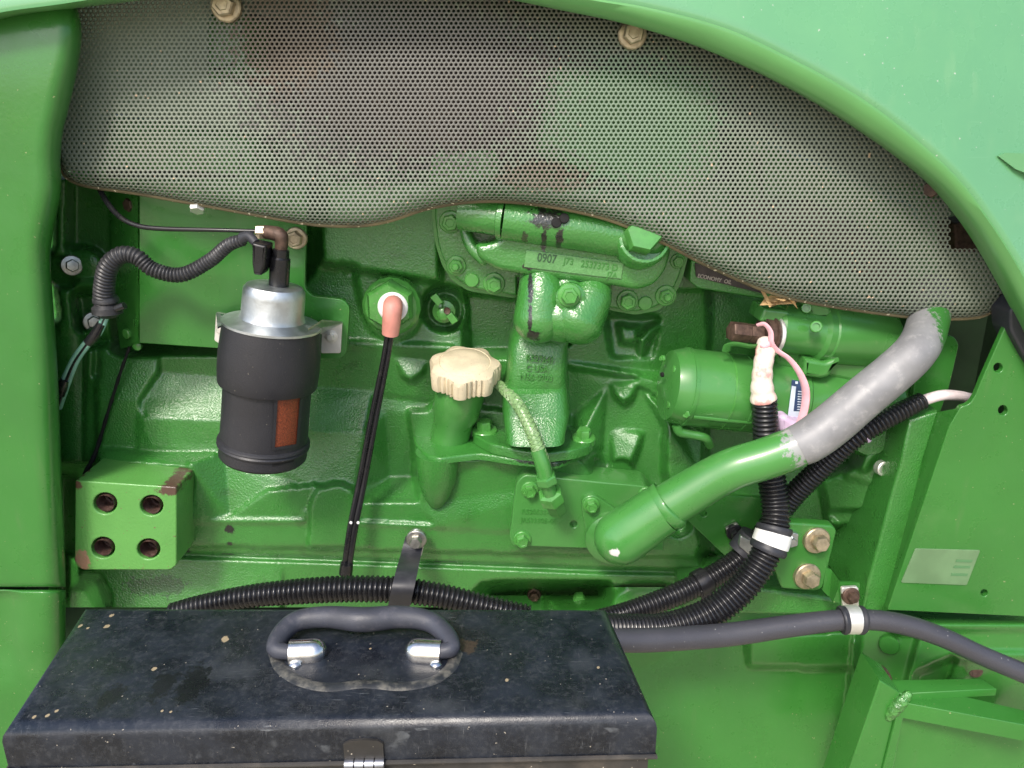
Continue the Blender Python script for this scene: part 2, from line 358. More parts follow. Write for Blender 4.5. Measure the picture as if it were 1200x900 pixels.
# ---- bolts: unit meshes along +Z, radius 1, shared between alike pieces
def _ring(r, z, n, rot=0): return [(r*math.cos(2*math.pi*k/n+rot), r*math.sin(2*math.pi*k/n+rot), z) for k in range(n)]
def bolt_template(kind):
    g = G()
    def stack(rings, n):
        b = len(g.v)
        for r in rings: g.v.extend(r)
        for i in range(len(rings)-1):
            for j in range(n): k = (j+1) % n; g.f.append([b+i*n+j, b+i*n+k, b+(i+1)*n+k, b+(i+1)*n+j])
        g.f.append([b+(len(rings)-1)*n+j for j in range(n)])
    if kind in ('flange', 'nut', 'washer'):
        stack([_ring(1, -.3, 20), _ring(1, .12, 20), _ring(.92, .2, 20), _ring(.5, .26, 20)], 20)
    if kind == 'washer':
        stack([_ring(.62, .2, 6), _ring(.62, .8, 6), _ring(.54, .92, 6), _ring(.3, .94, 6)], 6)
    if kind == 'flange':
        stack([_ring(.74, .2, 6), _ring(.74, .78, 6), _ring(.64, .9, 6), _ring(.42, .92, 6), _ring(.36, .86, 6)], 6)
    if kind == 'nut':
        stack([_ring(.72, .2, 6, .3), _ring(.72, .68, 6, .3), _ring(.62, .78, 6, .3)], 6)
        stack([_ring(.36, .7, 12), _ring(.36, 1.15, 12), _ring(.26, 1.25, 12)], 12)
    if kind == 'hex':
        stack([_ring(1, -.3, 6), _ring(1, .8, 6), _ring(.88, .98, 6), _ring(.5, 1.0, 6)], 6)
    if kind == 'plug':
        stack([_ring(1, -.3, 18), _ring(1, .25, 18), _ring(.88, .4, 18), _ring(.5, .44, 18)], 18)
    if kind == 'socket':
        stack([_ring(1, -.3, 18), _ring(1, .5, 18), _ring(.85, .62, 18), _ring(.6, .62, 18), _ring(.55, .3, 18)], 18)
    return g
BOLT_MESH = {}
def bolt(parent, px, py, Y, rpx, material='boltgreen', kind='flange', n=(0, -1, 0), name='bolt', spin=None, label=None):
    key = (kind, material, name)
    if key not in BOLT_MESH:
        g = bolt_template(kind); me = bpy.data.meshes.new(name); me.from_pydata(g.v, [], g.f); me.materials.append(M[material])
        me.shade_smooth(); me.set_sharp_from_angle(angle=math.radians(35)); BOLT_MESH[key] = me
    o = place(name, BOLT_MESH[key], P(px, py, Y), parent, label)
    r = rpx*S(px, py, Y); o.scale = (r, r, r)
    q = Vector(n).normalized().to_track_quat('Z', 'Y')
    o.rotation_mode = 'QUATERNION'; o.rotation_quaternion = q @ Quaternion((0, 0, 1), random.uniform(0, 1) if spin is None else spin)
    return o
def text(name, body, px, py, Y, hpx, material, parent, slope=0, wide=1.0, extrude=.0008, tilt=0):
    cu = bpy.data.curves.new(name, 'FONT'); cu.body = body; cu.size = 1; cu.extrude = 0.03; cu.offset = 0.012
    tmp = bpy.data.objects.new("tmp_text", cu); COL.objects.link(tmp); dg = bpy.context.evaluated_depsgraph_get(); dg.update()
    me = bpy.data.meshes.new_from_object(tmp.evaluated_get(dg)); bpy.data.objects.remove(tmp); me.name = name
    s = hpx*S(px, py, Y)/.7
    v = np.empty(len(me.vertices)*3); me.vertices.foreach_get('co', v); v = v.reshape(-1, 3)
    c, sn = math.cos(slope), math.sin(slope); x = v[:, 0]*s*wide; z = v[:, 1]*s; y = -v[:, 2]/.03*extrude + tilt*z
    w = np.stack([x*c-z*sn, y, x*sn+z*c], 1); me.vertices.foreach_set('co', w.ravel()); me.update(); me.materials.append(M[material])
    return place(name, me, P(px, py, Y), parent)

# ------------------------------------------------------------------ height relief (castings): facets painted in order, then softened
class Relief:
    def __init__(s, x0, y0, x1, y1, step, base):
        s.step = step; s.xs = np.arange(x0, x1+.1, step); s.ys = np.arange(y0, y1+.1, step)
        s.PX, s.PY = np.meshgrid(s.xs, s.ys); s.h = np.full(s.PX.shape, float(base))
    def poly(s, pts, h=None, mode='set'):
        """pts (px,py) with one height, or (px,py,h) each"""
        p = [(q[0], q[1], q[2] if h is None else h) for q in pts]
        for t in tessellate_polygon([[Vector((q[0], q[1], 0)) for q in p]]):
            a, b, c = (p[i] for i in t)
            m = (s.PX >= min(a[0], b[0], c[0])-1) & (s.PX <= max(a[0], b[0], c[0])+1) & (s.PY >= min(a[1], b[1], c[1])-1) & (s.PY <= max(a[1], b[1], c[1])+1)
            d = (b[1]-c[1])*(a[0]-c[0])+(c[0]-b[0])*(a[1]-c[1])
            if abs(d) < 1e-9: continue
            X, Y = s.PX[m], s.PY[m]
            u = ((b[1]-c[1])*(X-c[0])+(c[0]-b[0])*(Y-c[1]))/d; v = ((c[1]-a[1])*(X-c[0])+(a[0]-c[0])*(Y-c[1]))/d; w = 1-u-v
            ins = (u >= -.01) & (v >= -.01) & (w >= -.01)
            val = u*a[2]+v*b[2]+w*c[2]; cur = s.h[m]
            cur[ins] = val[ins] if mode == 'set' else (np.maximum(cur, val)[ins] if mode == 'max' else cur[ins]+val[ins])
            s.h[m] = cur
    def rod(s, p, q, r, base, r2=None, mode='max', sy=1.0):
        """half-round rib from p to q, radius px (tapering to r2), height in px-scale metres above base"""
        p = np.array(p, float); q = np.array(q, float); r2 = r if r2 is None else r2
        d = q-p; L = d @ d+1e-9; t = np.clip(((s.PX-p[0])*d[0]+(s.PY-p[1])*d[1])/L, 0, 1)
        dist = np.hypot(s.PX-p[0]-t*d[0], s.PY-p[1]-t*d[1]); R = r+(r2-r)*t
        k = S(p[0], p[1], 0); val = base+np.sqrt(np.clip(R*R-dist*dist, 0, None))*k*sy
        m = dist < R; s.h[m] = np.maximum(s.h[m], val[m]) if mode == 'max' else val[m]
    def groove(s, pts, w, depth):
        cut = np.zeros_like(s.h)
        for p, q in zip(pts[:-1], pts[1:]):
            p = np.array(p, float); q = np.array(q, float); d = q-p; L = d @ d+1e-9
            t = np.clip(((s.PX-p[0])*d[0]+(s.PY-p[1])*d[1])/L, 0, 1); dist = np.hypot(s.PX-p[0]-t*d[0], s.PY-p[1]-t*d[1])
            cut = np.maximum(cut, depth*np.clip(1-dist/w, 0, 1))
        s.h -= cut
    def disc(s, cx, cy, r, h, mode='set', ry=None):
        m = ((s.PX-cx)/r)**2+((s.PY-cy)/(ry or r))**2 < 1
        s.h[m] = h if mode == 'set' else np.maximum(s.h[m], h)
    def blur(s, sig):
        k = np.arange(-int(3*sig+1), int(3*sig+2)); w = np.exp(-.5*(k/sig)**2); w /= w.sum(); R = len(k)//2
        p = np.pad(s.h, R, mode='edge')
        p = np.apply_along_axis(lambda m: np.convolve(m, w, 'valid'), 0, p); p = np.apply_along_axis(lambda m: np.convolve(m, w, 'valid'), 1, p); s.h = p
    def draft(s, k, it=40):
        """casting draft: no wall steeper than k metres per px"""
        st = k*s.step
        for _ in range(it):
            p = np.pad(s.h, 1, mode='edge'); q = s.h
            for a, b in ((0, 1), (2, 1), (1, 0), (1, 2)): q = np.minimum(q, p[a:a+s.h.shape[0], b:b+s.h.shape[1]]+st)
            for a, b in ((0, 0), (2, 2), (2, 0), (0, 2)): q = np.minimum(q, p[a:a+s.h.shape[0], b:b+s.h.shape[1]]+st*1.41)
            s.h = q
    def at(s, px, py):
        j = int(round((px-s.xs[0])/s.step)); i = int(round((py-s.ys[0])/s.step)); return float(s.h[min(max(i, 0), s.h.shape[0]-1), min(max(j, 0), s.h.shape[1]-1)])
    def build(s, name, material, parent, mask=None):
        V = P(s.PX, s.PY, -s.h).reshape(-1, 3); ny, nx = s.h.shape
        i = (np.arange(ny-1)[:, None]*nx+np.arange(nx-1)[None]).ravel()
        F = np.stack([i, i+nx, i+nx+1, i+1], 1)
        if mask is not None:
            cx = s.PX.ravel()[i]; cy = s.PY.ravel()[i]; F = F[mask(cx, cy)]
        return obj(name, V, F.tolist(), material, parent, sharp=None)
def hz(px, py, z): return -float(PZ(px, py, z)[..., 1])

# ================================================================== SETTING
g = G(); g.add([(-60, -60, 0), (60, -60, 0), (60, 60, 0), (-60, 60, 0)], [[0, 1, 2, 3]])
ground = g.obj('ground', 'ground', None, kind='structure')

# ================================================================== TRACTOR (bodywork and chassis)
tractor = empty('tractor', (0, .2, 0), 'green tractor side with pale hood, perforated screen and panels framing the open engine bay', 'tractor')

# ---- hood: rolled rim and outer skin carried up and back over the bay
E1 = [(-200, 70), (-80, 36), (0, 15), (70, 5), (150, -8), (250, -26), (380, -40), (500, -38), (600, -22), (690, -3), (760, 9), (850, 33), (930, 70), (1000, 109), (1060, 152), (1120, 206), (1160, 258), (1200, 322), (1260, 430), (1310, 540)]
E0 = [(-200, 76), (-80, 42), (0, 20), (70, 10), (150, 0), (250, -14), (380, -24), (500, -18), (590, -2), (668, 14), (730, 27), (810, 51), (885, 82), (955, 118), (1015, 155), (1078, 200), (1120, 240), (1164, 302), (1222, 410), (1270, 520)]
n_ = 110
e1 = catmull([(a, b, -.175) for a, b in E1], n_); e0 = catmull([(a, b, -.163) for a, b in E0], n_)
W1 = P(e1[:, 0], e1[:, 1], e1[:, 2]); W0 = P(e0[:, 0], e0[:, 1], e0[:, 2])
ei = W0+np.array([0, .03, .004])                     # return flange going into the bay
mid = (W0+W1)/2+np.array([0, -.004, 0])
q1 = W0*.8+W1*.2+np.array([0, -.0035, 0]); 
rows = [ei, W0, q1, mid, W0*.15+W1*.85+np.array([0, -.003, 0.0]), W1]
V = np.vstack(rows); F = []
for r in range(len(rows)-1):
    for i in range(n_-1): F.append([r*n_+i, r*n_+i+1, (r+1)*n_+i+1, (r+1)*n_+i])
hood_prof = [(0, 0), (.004, -.001), (.012, .001), (.04, .010), (.09, .028), (.15, .055), (.22, .10), (.29, .17), (.34, .26), (.37, .40), (.38, .60), (.38, 1.0), (.34, 1.35)]
crest = W1[:, 2].max()
rows = []
for k, (dz, dy) in enumerate(hood_prof):
    f = k/(len(hood_prof)-1)
    w = W1.copy(); target = crest+dz
    lvl = W1[:, 2]+dz                               # follow the arch near the rim, level out towards the top
    s_ = min(1, max(0, (dz-.03)/.28)); s_ = s_*s_*(3-2*s_)
    w[:, 2] = lvl*(1-s_)+(crest+dz*.9)*s_
    w[:, 1] = W1[:, 1]+dy*(1 if dz < .05 else 1)
    rows.append(w)
V2 = np.vstack(rows); F2 = []
for r in range(len(rows)-1):
    for i in range(n_-1): F2.append([r*n_+i, r*n_+i+1, (r+1)*n_+i+1, (r+1)*n_+i])
hood = obj('hood', V2, F2, 'hood', tractor, sharp=60, label='weathered green hood skin, pale sky sheen painted in')
rim = obj('hood_rim', V, F, 'rim', hood, sharp=60)
# moulded notch in the hood side
nt_ = [(1170, 183), (1178, 179), (1205, 180), (1260, 184), (1260, 222), (1225, 212), (1190, 198)]
def hood_Y(px, py):  # depth of the hood skin behind a photo pixel (search along the skin's height)
    best = None
    lo, hi = -.3, .1
    for Yt in np.linspace(lo, hi, 300):
        w = P(px, py, Yt); j = np.argmin(abs(W1[:, 0]-w[0])); dz = w[2]-W1[j, 2]
        yy = W1[j, 1]+np.interp(dz, [a for a, b in hood_prof], [b for a, b in hood_prof])
        if best is None or abs(yy-Yt) < best[0]: best = (abs(yy-Yt), Yt)
    return best[1]
yy = hood_Y(1185, 190)
w_ = np.array([P(a, b, yy-.012) for a, b in nt_]); c_ = w_.mean(0)
gN = G(); gN.v = [tuple(p) for p in w_]+[tuple(p+np.array([0, .012, 0])) for p in w_]; k = len(w_)
gN.f = [list(range(k))]+[[i, (i+1) % k, k+(i+1) % k, k+i] for i in range(k)]
gN.obj('moulded_ridge', 'hood', hood)
# black rubber seal at the right edge
prism('rubber_seal', round_poly([(1183, 365), (1196, 350), (1215, 370), (1215, 440), (1200, 418), (1184, 388)], 4), -.136, -.10, 'rubber', tractor, .003)

# ---- dark box added to keep the bay black: back wall, floor and ends
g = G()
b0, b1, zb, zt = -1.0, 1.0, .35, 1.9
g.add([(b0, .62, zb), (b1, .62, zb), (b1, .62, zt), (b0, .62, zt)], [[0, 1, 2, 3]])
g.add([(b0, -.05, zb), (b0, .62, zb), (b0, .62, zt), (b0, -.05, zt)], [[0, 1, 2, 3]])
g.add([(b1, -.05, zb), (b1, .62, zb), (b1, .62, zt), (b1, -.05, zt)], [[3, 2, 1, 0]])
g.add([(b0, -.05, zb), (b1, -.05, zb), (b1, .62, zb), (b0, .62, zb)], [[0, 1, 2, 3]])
g.obj('added_bay_shade_box', 'deep', tractor)

# ---- perforated screen
EB = [(66, 150), (67, 172), (70, 192), (77, 206), (90, 214), (110, 219), (160, 226), (250, 242), (350, 260), (395, 264), (430, 263), (460, 257), (500, 244), (550, 236), (600, 236), (660, 244), (720, 259), (780, 285), (830, 311), (900, 341), (960, 356), (1050, 369), (1100, 373), (1140, 372), (1160, 366), (1175, 353), (1183, 336), (1186, 318)]
ebx = np.array([p[0] for p in EB], float); eby = np.array([p[1] for p in EB], float)
EBs = catmull([(a, b, 0) for a, b in EB], 240)
def eb(x): return np.interp(x, EBs[:, 0], EBs[:, 1])
e0x = e0[:, 0]; e0y = e0[:, 1]
def top_(x): return np.interp(x, e0x, e0y)-26
RC = 24.0
def screen_pt(x, v):
    e = eb(x); s = e+RC*(math.pi/2-1)-v
    a = np.clip(s/RC, 0, math.pi/2)
    py = np.where(s < RC*math.pi/2, e-RC*(1-np.cos(a)), v)
    Y = -.122+.030*((x-640)/560)**2-.012*np.clip((v-60)/200, 0, 1)+np.where(s < RC*math.pi/2, RC*(1-np.sin(a))*.00088, 0)
    return P(x, py, Y)
px_, py_ = 5.6, 4.85
cx, cy = np.meshgrid(np.arange(64, 1190, px_), np.arange(-60, 400, py_)); cx = cx+(np.arange(cx.shape[0]) % 2)[:, None]*px_/2
cx = cx.ravel(); cy = cy.ravel()
flat_bot = eb(cx)+RC*(math.pi/2-1)
keep = (cy < flat_bot-2.5) & (cy > top_(cx)) & (cx > 68) & (cx < 1183)
notch = (cx > 1112) & (cy > 244) & (cy < 290) & (cx < 1180)
keep &= ~notch
cx = cx[keep]; cy = cy[keep]; nc = len(cx)
ang = np.arange(6)*math.pi/3+math.pi/6
R_o, R_i = px_/math.sqrt(3), 2.02
ox = (cx[:, None]+R_o*np.cos(ang)).ravel(); oy = (cy[:, None]+(py_/1.5)*np.sin(ang)).ravel()
ix = (cx[:, None]+R_i*np.cos(ang)).ravel(); iy = (cy[:, None]+R_i*.98*np.sin(ang)).ravel()
Vo = screen_pt(ox, oy); Vi = screen_pt(ix, iy); Vb = Vi+np.array([0, .0016, 0])
V = np.vstack([Vo, Vi, Vb]); base = np.arange(nc)[:, None]*6; k = np.arange(6)[None]; k2 = (k+1) % 6; nO = nc*6
F = np.concatenate([np.stack([base+k, nO+base+k, nO+base+k2, base+k2], -1).reshape(-1, 4), np.stack([nO+base+k, 2*nO+base+k, 2*nO+base+k2, nO+base+k2], -1).reshape(-1, 4)])
screen = obj('perforated_screen', V, F.tolist(), 'screen', tractor, sharp=None, label='dusty perforated metal screen under the hood')
xs = np.concatenate([EBs[:, 0]]); w = screen_pt(xs, eb(xs)+RC*(math.pi/2-1)-.6)
w = np.array([P(a, b-.5, -.122+.030*((a-640)/560)**2-.012*min(1, max(0, (b-60)/200))+RC*.00088) for a, b in EBs[:, :2]])
tube_data(w, .0032, 8).obj('screen_edge', 'dustrim', screen)
bolt(screen, 741, 40, -.124, 17, 'zinc', 'flange'); bolt(screen, 265, 7, -.114, 18, 'zinc', 'flange'); bolt(screen, 1093, 221, -.110, 10, 'brownsteel', 'hex', n=(-.6, -.8, 0))
# hinge block seen in the screen's cut-out corner
prism('hinge_block', round_poly([(1118, 262), (1150, 255), (1180, 270), (1180, 300), (1120, 296)], 4), -.07, -.03, 'brownsteel', tractor, .003)

# ---- left corner panels
def panel_rows(rowspec, ncol=26, R=.03, band=32, x_left=-90):
    """rowspec (py, x_right, Y): sheet with a rolled right edge turning into the bay"""
    V = []; 
    for (py, xr, Y) in rowspec:
        Y = Y+.075
        us = np.r_[np.linspace(x_left, xr-band, 8), xr-band+band*np.sin(np.linspace(0, math.pi/2, ncol-8)[1:])]
        for x in us:
            u = max(0, (x-(xr-band))/band); V.append(P(x, py, Y+R*(1-math.sqrt(max(0, 1-u*u)))))
        V.append(P(xr-1.5, py, Y+R+.04)); V.append(P(xr-5, py, Y+R+.14))
    nC = len(V)//len(rowspec); F = []
    for r in range(len(rowspec)-1):
        for c in range(nC-1): a = r*nC+c; F.append([a, a+nC, a+nC+1, a+1])
    return V, F
sp = catmull([(-20, 84, -.205), (4, 89, -.216), (20, 94, -.221), (40, 96, -.224), (70, 93, -.226), (100, 87, -.227), (130, 80, -.227), (155, 74, -.227), (185, 71, -.227), (215, 72, -.227), (230, 71, -.227), (265, 64, -.227), (300, 59, -.227), (350, 62, -.227), (420, 67, -.227), (520, 71, -.227), (620, 75, -.227), (672, 77, -.227)], 60)
# seam: bottom edge dips from right to left
def with_seam(rows_, bottom):
    out = [tuple(r) for r in rows_]; return out+bottom
V, F = panel_rows(with_seam(sp, [(682, 77, -.227), (687, 77, -.226), (688, 77, -.221)]))
obj('corner_panel', V, F, 'sheet', tractor, sharp=60, label='bright green corner panel left of the engine, upper piece')
lp = catmull([(691, 77, -.224), (693, 77, -.229), (700, 77, -.231), (740, 77, -.231), (800, 78, -.231), (860, 80, -.231), (960, 84, -.231)], 30)
V, F = panel_rows([tuple(r) for r in lp])
V = np.array(V); 
# moulded flute running down the lower panel
pxs = (V[:, 0]/(V[:, 1]+1.0))  # only used to find the flute's column
for i, v in enumerate(V):
    u = np.array([v[0]-CAM[0], v[1]-CAM[1], v[2]-CAM[2]]); dep = u[1]*CP-u[2]*SP; pxx = 600+F_PX*u[0]/dep; pyy = 450-F_PX*(u[1]*SP+u[2]*CP)/dep
    V[i, 1] += .012*max(0, min(1, (24-pxx)/12))*max(0, min(1, (pyy-690)/14))*max(0, min(1, (800-pyy)/25))
obj('corner_panel', V, F, 'sheet', tractor, sharp=60, label='green corner panel left of the engine, lower piece below the seam')

# ---- right gusset panel with holes and data plate
rp = [(1183, 372), (1166, 410), (1150, 446), (1143, 464), (1136, 474), (1126, 476.5), (1112, 500), (1040, 715), (1230, 724), (1230, 372)]
rp = round_poly(rp, [2, 4, 4, 8, 5, 4, 4, 2, 0, 0])
panel = prism('gusset_panel', rp, -.125, -.118, 'sheet', tractor, .0012, holes=[(circle(1170, 431, 5.5, 12), None), (circle(1175.5, 481, 5.5, 12, 6), None), (circle(1153.5, 695, 4.2, 10), None)], label='flat green gusset panel with round holes right of the engine')
# folded flange along its sloping edge
wA = P([1124, 1112, 1040], [478, 500, 715], -.1245); wB = P([1098, 1088, 1033], [483, 512, 716], -.098)
gF = G(); gF.v = [tuple(p) for p in wA]+[tuple(p) for p in wB]; gF.f = [[0, 3, 4, 1], [1, 4, 5, 2]]
gF.obj('folded_flange', 'sheet', panel)
dp = prism('data_plate', round_poly([(1073, 643), (1149, 645), (1133, 686), (1056, 683)], 2), -.1264, -.1235, 'plate', panel, .0005)
for yy_ in (656, 663, 672): prism('plate_line', [(1121-(yy_-656)*.35, yy_), (1140-(yy_-656)*.35, yy_+.5), (1139-(yy_-656)*.35, yy_+3.2), (1120-(yy_-656)*.35, yy_+2.7)], -.1270, -.1262, 'platemark', dp, 0)

# ---- chassis castings below the engine
ch = Relief(545, 688, 1210, 905, 2.0, .03)
ch.poly([(545, 690), (700, 690), (700, 720), (545, 720)], -.05)
ch.poly([(640, 700, .03), (850, 690, .03), (1000, 715, .05), (1012, 740, .055), (1000, 905, .085), (640, 905, .08)])
ch.rod((690, 905), (760, 740), 60, .035, sy=.25)
ch.poly([(870, 745), (882, 745), (882, 783), (875, 779)], .07); ch.poly([(880, 740), (1006, 735), (994, 784), (880, 783)], .082)
# sloping corner with plug holes
ch.poly([(1005, 712), (1215, 712), (1215, 910), (985, 910)], .10)
ch.poly([(1012, 722, .055), (1082, 735, .10), (1058, 900, .15), (985, 905, .10), (996, 850, .095)])
ch.poly([(1040, 718, .115), (1215, 720, .115), (1215, 770, .125), (1120, 770, .125), (1075, 790, .125), (1050, 905, .15), (1035, 905, .15), (1075, 745, .115)])
ch.rod((1052, 729), (1215, 732), 13, .108); ch.poly([(1125, 768, .125), (1215, 768, .125), (1215, 905, .10), (1100, 905, .11), (1108, 805, .105)])
ch.rod((1120, 768), (1215, 770), 7, .122)
ch.poly([(1108, 803), (1118, 780), (1130, 776), (1135, 790), (1130, 830), (1108, 830)], .112)
ch.draft(.0045, 10); ch.blur(1.0)
chassis = ch.build('chassis_casting', 'sheet', tractor, lambda x, y: (y > 697) | (x > 700))
for (x, y, r, d) in ((1047, 752, 14, .078), (1027, 795, 17, .093), (1006, 846, 16, .10)):
    bolt(chassis, x, y, -d, r, 'hole', 'plug', name='core_hole', n=(-.45, -.85, .1))
    bolt(chassis, x-5, y+3, -d-.012, r*.82, 'sheet', 'plug', name='core_plug', n=(-.45, -.85, .1))
bolt(chassis, 1143, 786, -.112, 8, 'hole', 'plug', name='core_hole')
# lit ledge of the casting under the bolted bracket
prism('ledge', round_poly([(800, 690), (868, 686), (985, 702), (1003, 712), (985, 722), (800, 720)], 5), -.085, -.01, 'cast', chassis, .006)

# ---- welded bracket at the lower right corner
def zplate(name, pts, z, th, material, parent, bevel=.0015, label=None):
    w = PZ([p[0] for p in pts], [p[1] for p in pts], z)[:, :2]
    return zprism(w, z, z-th, bevel).obj(name, material, parent, label=label)
def zprism(w, zt, zb, bevel, inset_body=0):
    w = np.asarray(w, float)
    if area2(w) < 0: w = w[::-1]
    g = G(); rings = []
    for ins, dep in BEV: rings.append((offset2(w, ins*bevel), zt-dep*bevel))
    rings.append((w, zb)); n = len(w)
    for q, z in rings:
        for a in q: g.v.append((a[0], a[1], z))
    for r in range(len(rings)-1):
        for i in range(n): j = (i+1) % n; g.f.append([r*n+i, (r+1)*n+i, (r+1)*n+j, r*n+j])
    g.f.append(list(range(n))); g.f.append([(len(rings)-1)*n+i for i in range(n)][::-1]); return g
br = empty('bracket', P(1100, 850, -.2), 'welded green angle bracket with a bluish weld blob at lower right below the grey hose', 'bracket')
prism('face_plate', [(1050, 818), (1225, 850), (1225, 960), (1010, 960)], -.200, -.195, 'sheet', br, .001)
prism('upright', [(1031, 797), (1055, 812), (1019, 960), (975, 960)], -.213, -.16, 'sheet', br, .002)
prism('upright', [(1056, 818), (1062, 826), (1036, 960), (1020, 960)], -.2165, -.206, 'sheet', br, .002)
def level_plate(name, pts, z, th, parent):
    w = PZ([p[0] for p in pts], [p[1] for p in pts], z)[:, :2]; return zprism(w, z, z-th, .0012).obj(name, 'sheet', parent)
level_plate('top_plate', [(1031, 797), (1150, 795), (1168, 807), (1056, 813)], float(P(1056, 813, -.213)[2]), .010, br)
level_plate('cross_bar', [(1056, 814), (1112, 811.5), (1225, 838), (1225, 854), (1052, 822)], float(P(1052, 822, -.216)[2])-.001, .022, br)
gW = G(); 
w, r = px_path([(1042, 840, -.2135, 5), (1048, 831, -.2145, 7.5), (1056, 822, -.2145, 7.5), (1064, 814, -.213, 5)], 16)
tube_data(w, r*(1+.08*np.sin(np.arange(16)*1.9)), 10, roundcap=(1, 1)).obj('weld_bead', 'weld', br)

# ================================================================== ENGINE
engine = empty('engine', P(500, 700, .1), 'green painted diesel engine block with bolted covers sitting inside the open bay', 'engine')
R = Relief(57, 200, 1100, 712, 1.7, -.03)
# left front housing
R.poly([(60, 205), (132, 205), (132, 420), (112, 545), (62, 570)], -.03)
R.poly([(60, 205, -.0), (84, 205, -.005), (80, 300, -.005), (62, 300, .0)])
R.poly([(88, 215), (130, 215), (130, 320), (100, 318), (86, 300)], -.045)
R.rod((66, 312), (100, 312), 24, -.03, sy=.6); R.rod((95, 335), (135, 338), 10, -.02); R.rod((108, 375), (140, 376), 22, -.035, sy=.7)
R.poly([(62, 335), (92, 335), (90, 385), (70, 392)], .0); R.poly([(92, 345), (118, 345), (115, 372), (96, 385)], -.05)
R.poly([(64, 395, -.02), (100, 395, -.02), (98, 470, -.02), (103, 560, -.02), (75, 568, -.02)]); R.rod((76, 392), (86, 560), 22, -.022, sy=.8); R.poly([(100, 395), (128, 400), (112, 540), (105, 545), (99, 470)], -.035)
# head and upper side
R.poly([(160, 205), (380, 205), (380, 410), (140, 410), (140, 300)], -.07)
R.poly([(368, 205), (525, 205), (525, 337), (450, 323), (372, 312)], .018)
R.poly([(520, 205), (860, 205), (860, 345), (700, 365), (520, 340)], -.01)
R.poly([(364, 312, -.022), (525, 337, -.022), (606, 350, -.022), (606, 415, -.012), (525, 408, -.012), (345, 400, -.012), (345, 330, -.022)])
R.rod((366, 255), (368, 345), 7, -.03)
R.poly(round_poly([(415, 318), (512, 333), (488, 388), (462, 405), (434, 388), (421, 350)], 8), -.006)
R.disc(521, 362, 22, -.045); R.disc(521, 363, 17, -.02)
R.poly([(548, 345), (606, 352), (606, 410), (552, 410)], -.055)
R.poly([(100, 404), (600, 414), (600, 650), (100, 650)], .0); R.poly([(600, 400), (840, 400), (840, 650), (600, 650)], .0)
R.poly([(225, 520), (440, 540), (440, 650), (205, 650)], .032)
# band under the ridge, sloped facet and upright face
R.poly([(112, 404, -.008), (345, 402, -.008), (600, 414, -.008), (600, 480, -.012), (437, 462, -.014), (262, 446, -.014), (112, 440, -.014)])
R.rod((338, 401), (528, 409), 6, -.012)
R.poly([(185, 437, -.012), (262, 443, -.012), (367, 455, -.012), (440, 460, -.012), (429, 508, .020), (372, 507, .020), (262, 494, .020), (166, 490, .020), (163, 468, .004)])
R.poly([(150, 465, .016), (163, 468, .006), (172, 490, .014), (184, 526, .02), (150, 532, .016)])
R.poly([(166, 489, .02), (262, 492, .02), (372, 505, .02), (429, 506, .02), (420, 574, .034), (366, 567, .034), (345, 562, .032), (250, 530, .022), (180, 523, .02), (168, 505, .02)])
R.poly([(118, 402, -.008), (186, 405, -.008), (186, 437, .004), (163, 470, .014), (112, 470, .014)])
R.poly([(112, 468), (163, 468), (160, 530), (112, 530)], .014)
R.poly([(110, 524, .016), (160, 527, .016), (180, 522, .022), (250, 529, .022), (240, 546, .05), (222, 560, .055), (110, 550, .055)])
R.poly([(222, 540, .052), (262, 532, .02), (285, 550, .012), (270, 605, .04), (250, 645, .05), (205, 650, .05)])
R.poly([(262, 538, .022), (345, 562, .030), (347, 570, .036), (314, 575, .037), (272, 604, .041)])
# oil-pan side skirt
R.poly([(205, 650), (208, 612), (272, 604), (314, 574), (366, 567), (420, 570), (426, 614), (600, 622), (830, 640), (830, 668), (700, 666), (205, 655)], .045)
R.rod((222, 611), (357, 611), 3.5, .045); R.rod((357, 611), (358, 600), 3, .045)
R.poly(round_poly([(361, 655), (363, 590), (371, 573), (392, 563), (409, 567), (417, 580), (412, 655)], 8), .055)
# middle pocketed panel
R.poly([(437, 462, -.016), (508, 470, -.018), (487, 490, -.010), (452, 488, -.010), (430, 500, .006)])
R.poly([(462, 416, -.012), (500, 420, -.012), (496, 438, .0), (480, 449, .004), (470, 440, .0)])
R.poly([(428, 507, .018), (452, 484, -.012), (456, 562, -.012), (429, 588, .03), (420, 574, .02)])
R.poly([(452, 482), (488, 482), (486, 561), (455, 561)], -.012)
R.poly([(455, 559, -.012), (486, 559, -.012), (489, 588, .036), (427, 588, .036)])
R.poly([(424, 587), (490, 587), (512, 622), (424, 614)], .042)
R.rod((424, 613), (592, 622), 3.2, .044)
# filler shelf: level top, upright body below
zs = float(P(515, 537, -.075)[2])
sh = [(484, 486), (480, 500), (487, 521), (498, 532), (515, 537), (535, 534), (562, 531), (600, 537), (652, 542), (688, 528), (694, 505), (690, 488)]
R.poly([(478, 480), (700, 480), (700, 545), (490, 545)], .0)
R.poly([(482, 505, .05)]+[(a_, b_, .064) for a_, b_ in ((487, 517), (498, 526), (515, 528), (690, 522))]+[(700, 560, .05), (700, 625, .046), (592, 622, .048), (512, 616, .048), (492, 590, .042), (484, 545, .045)])
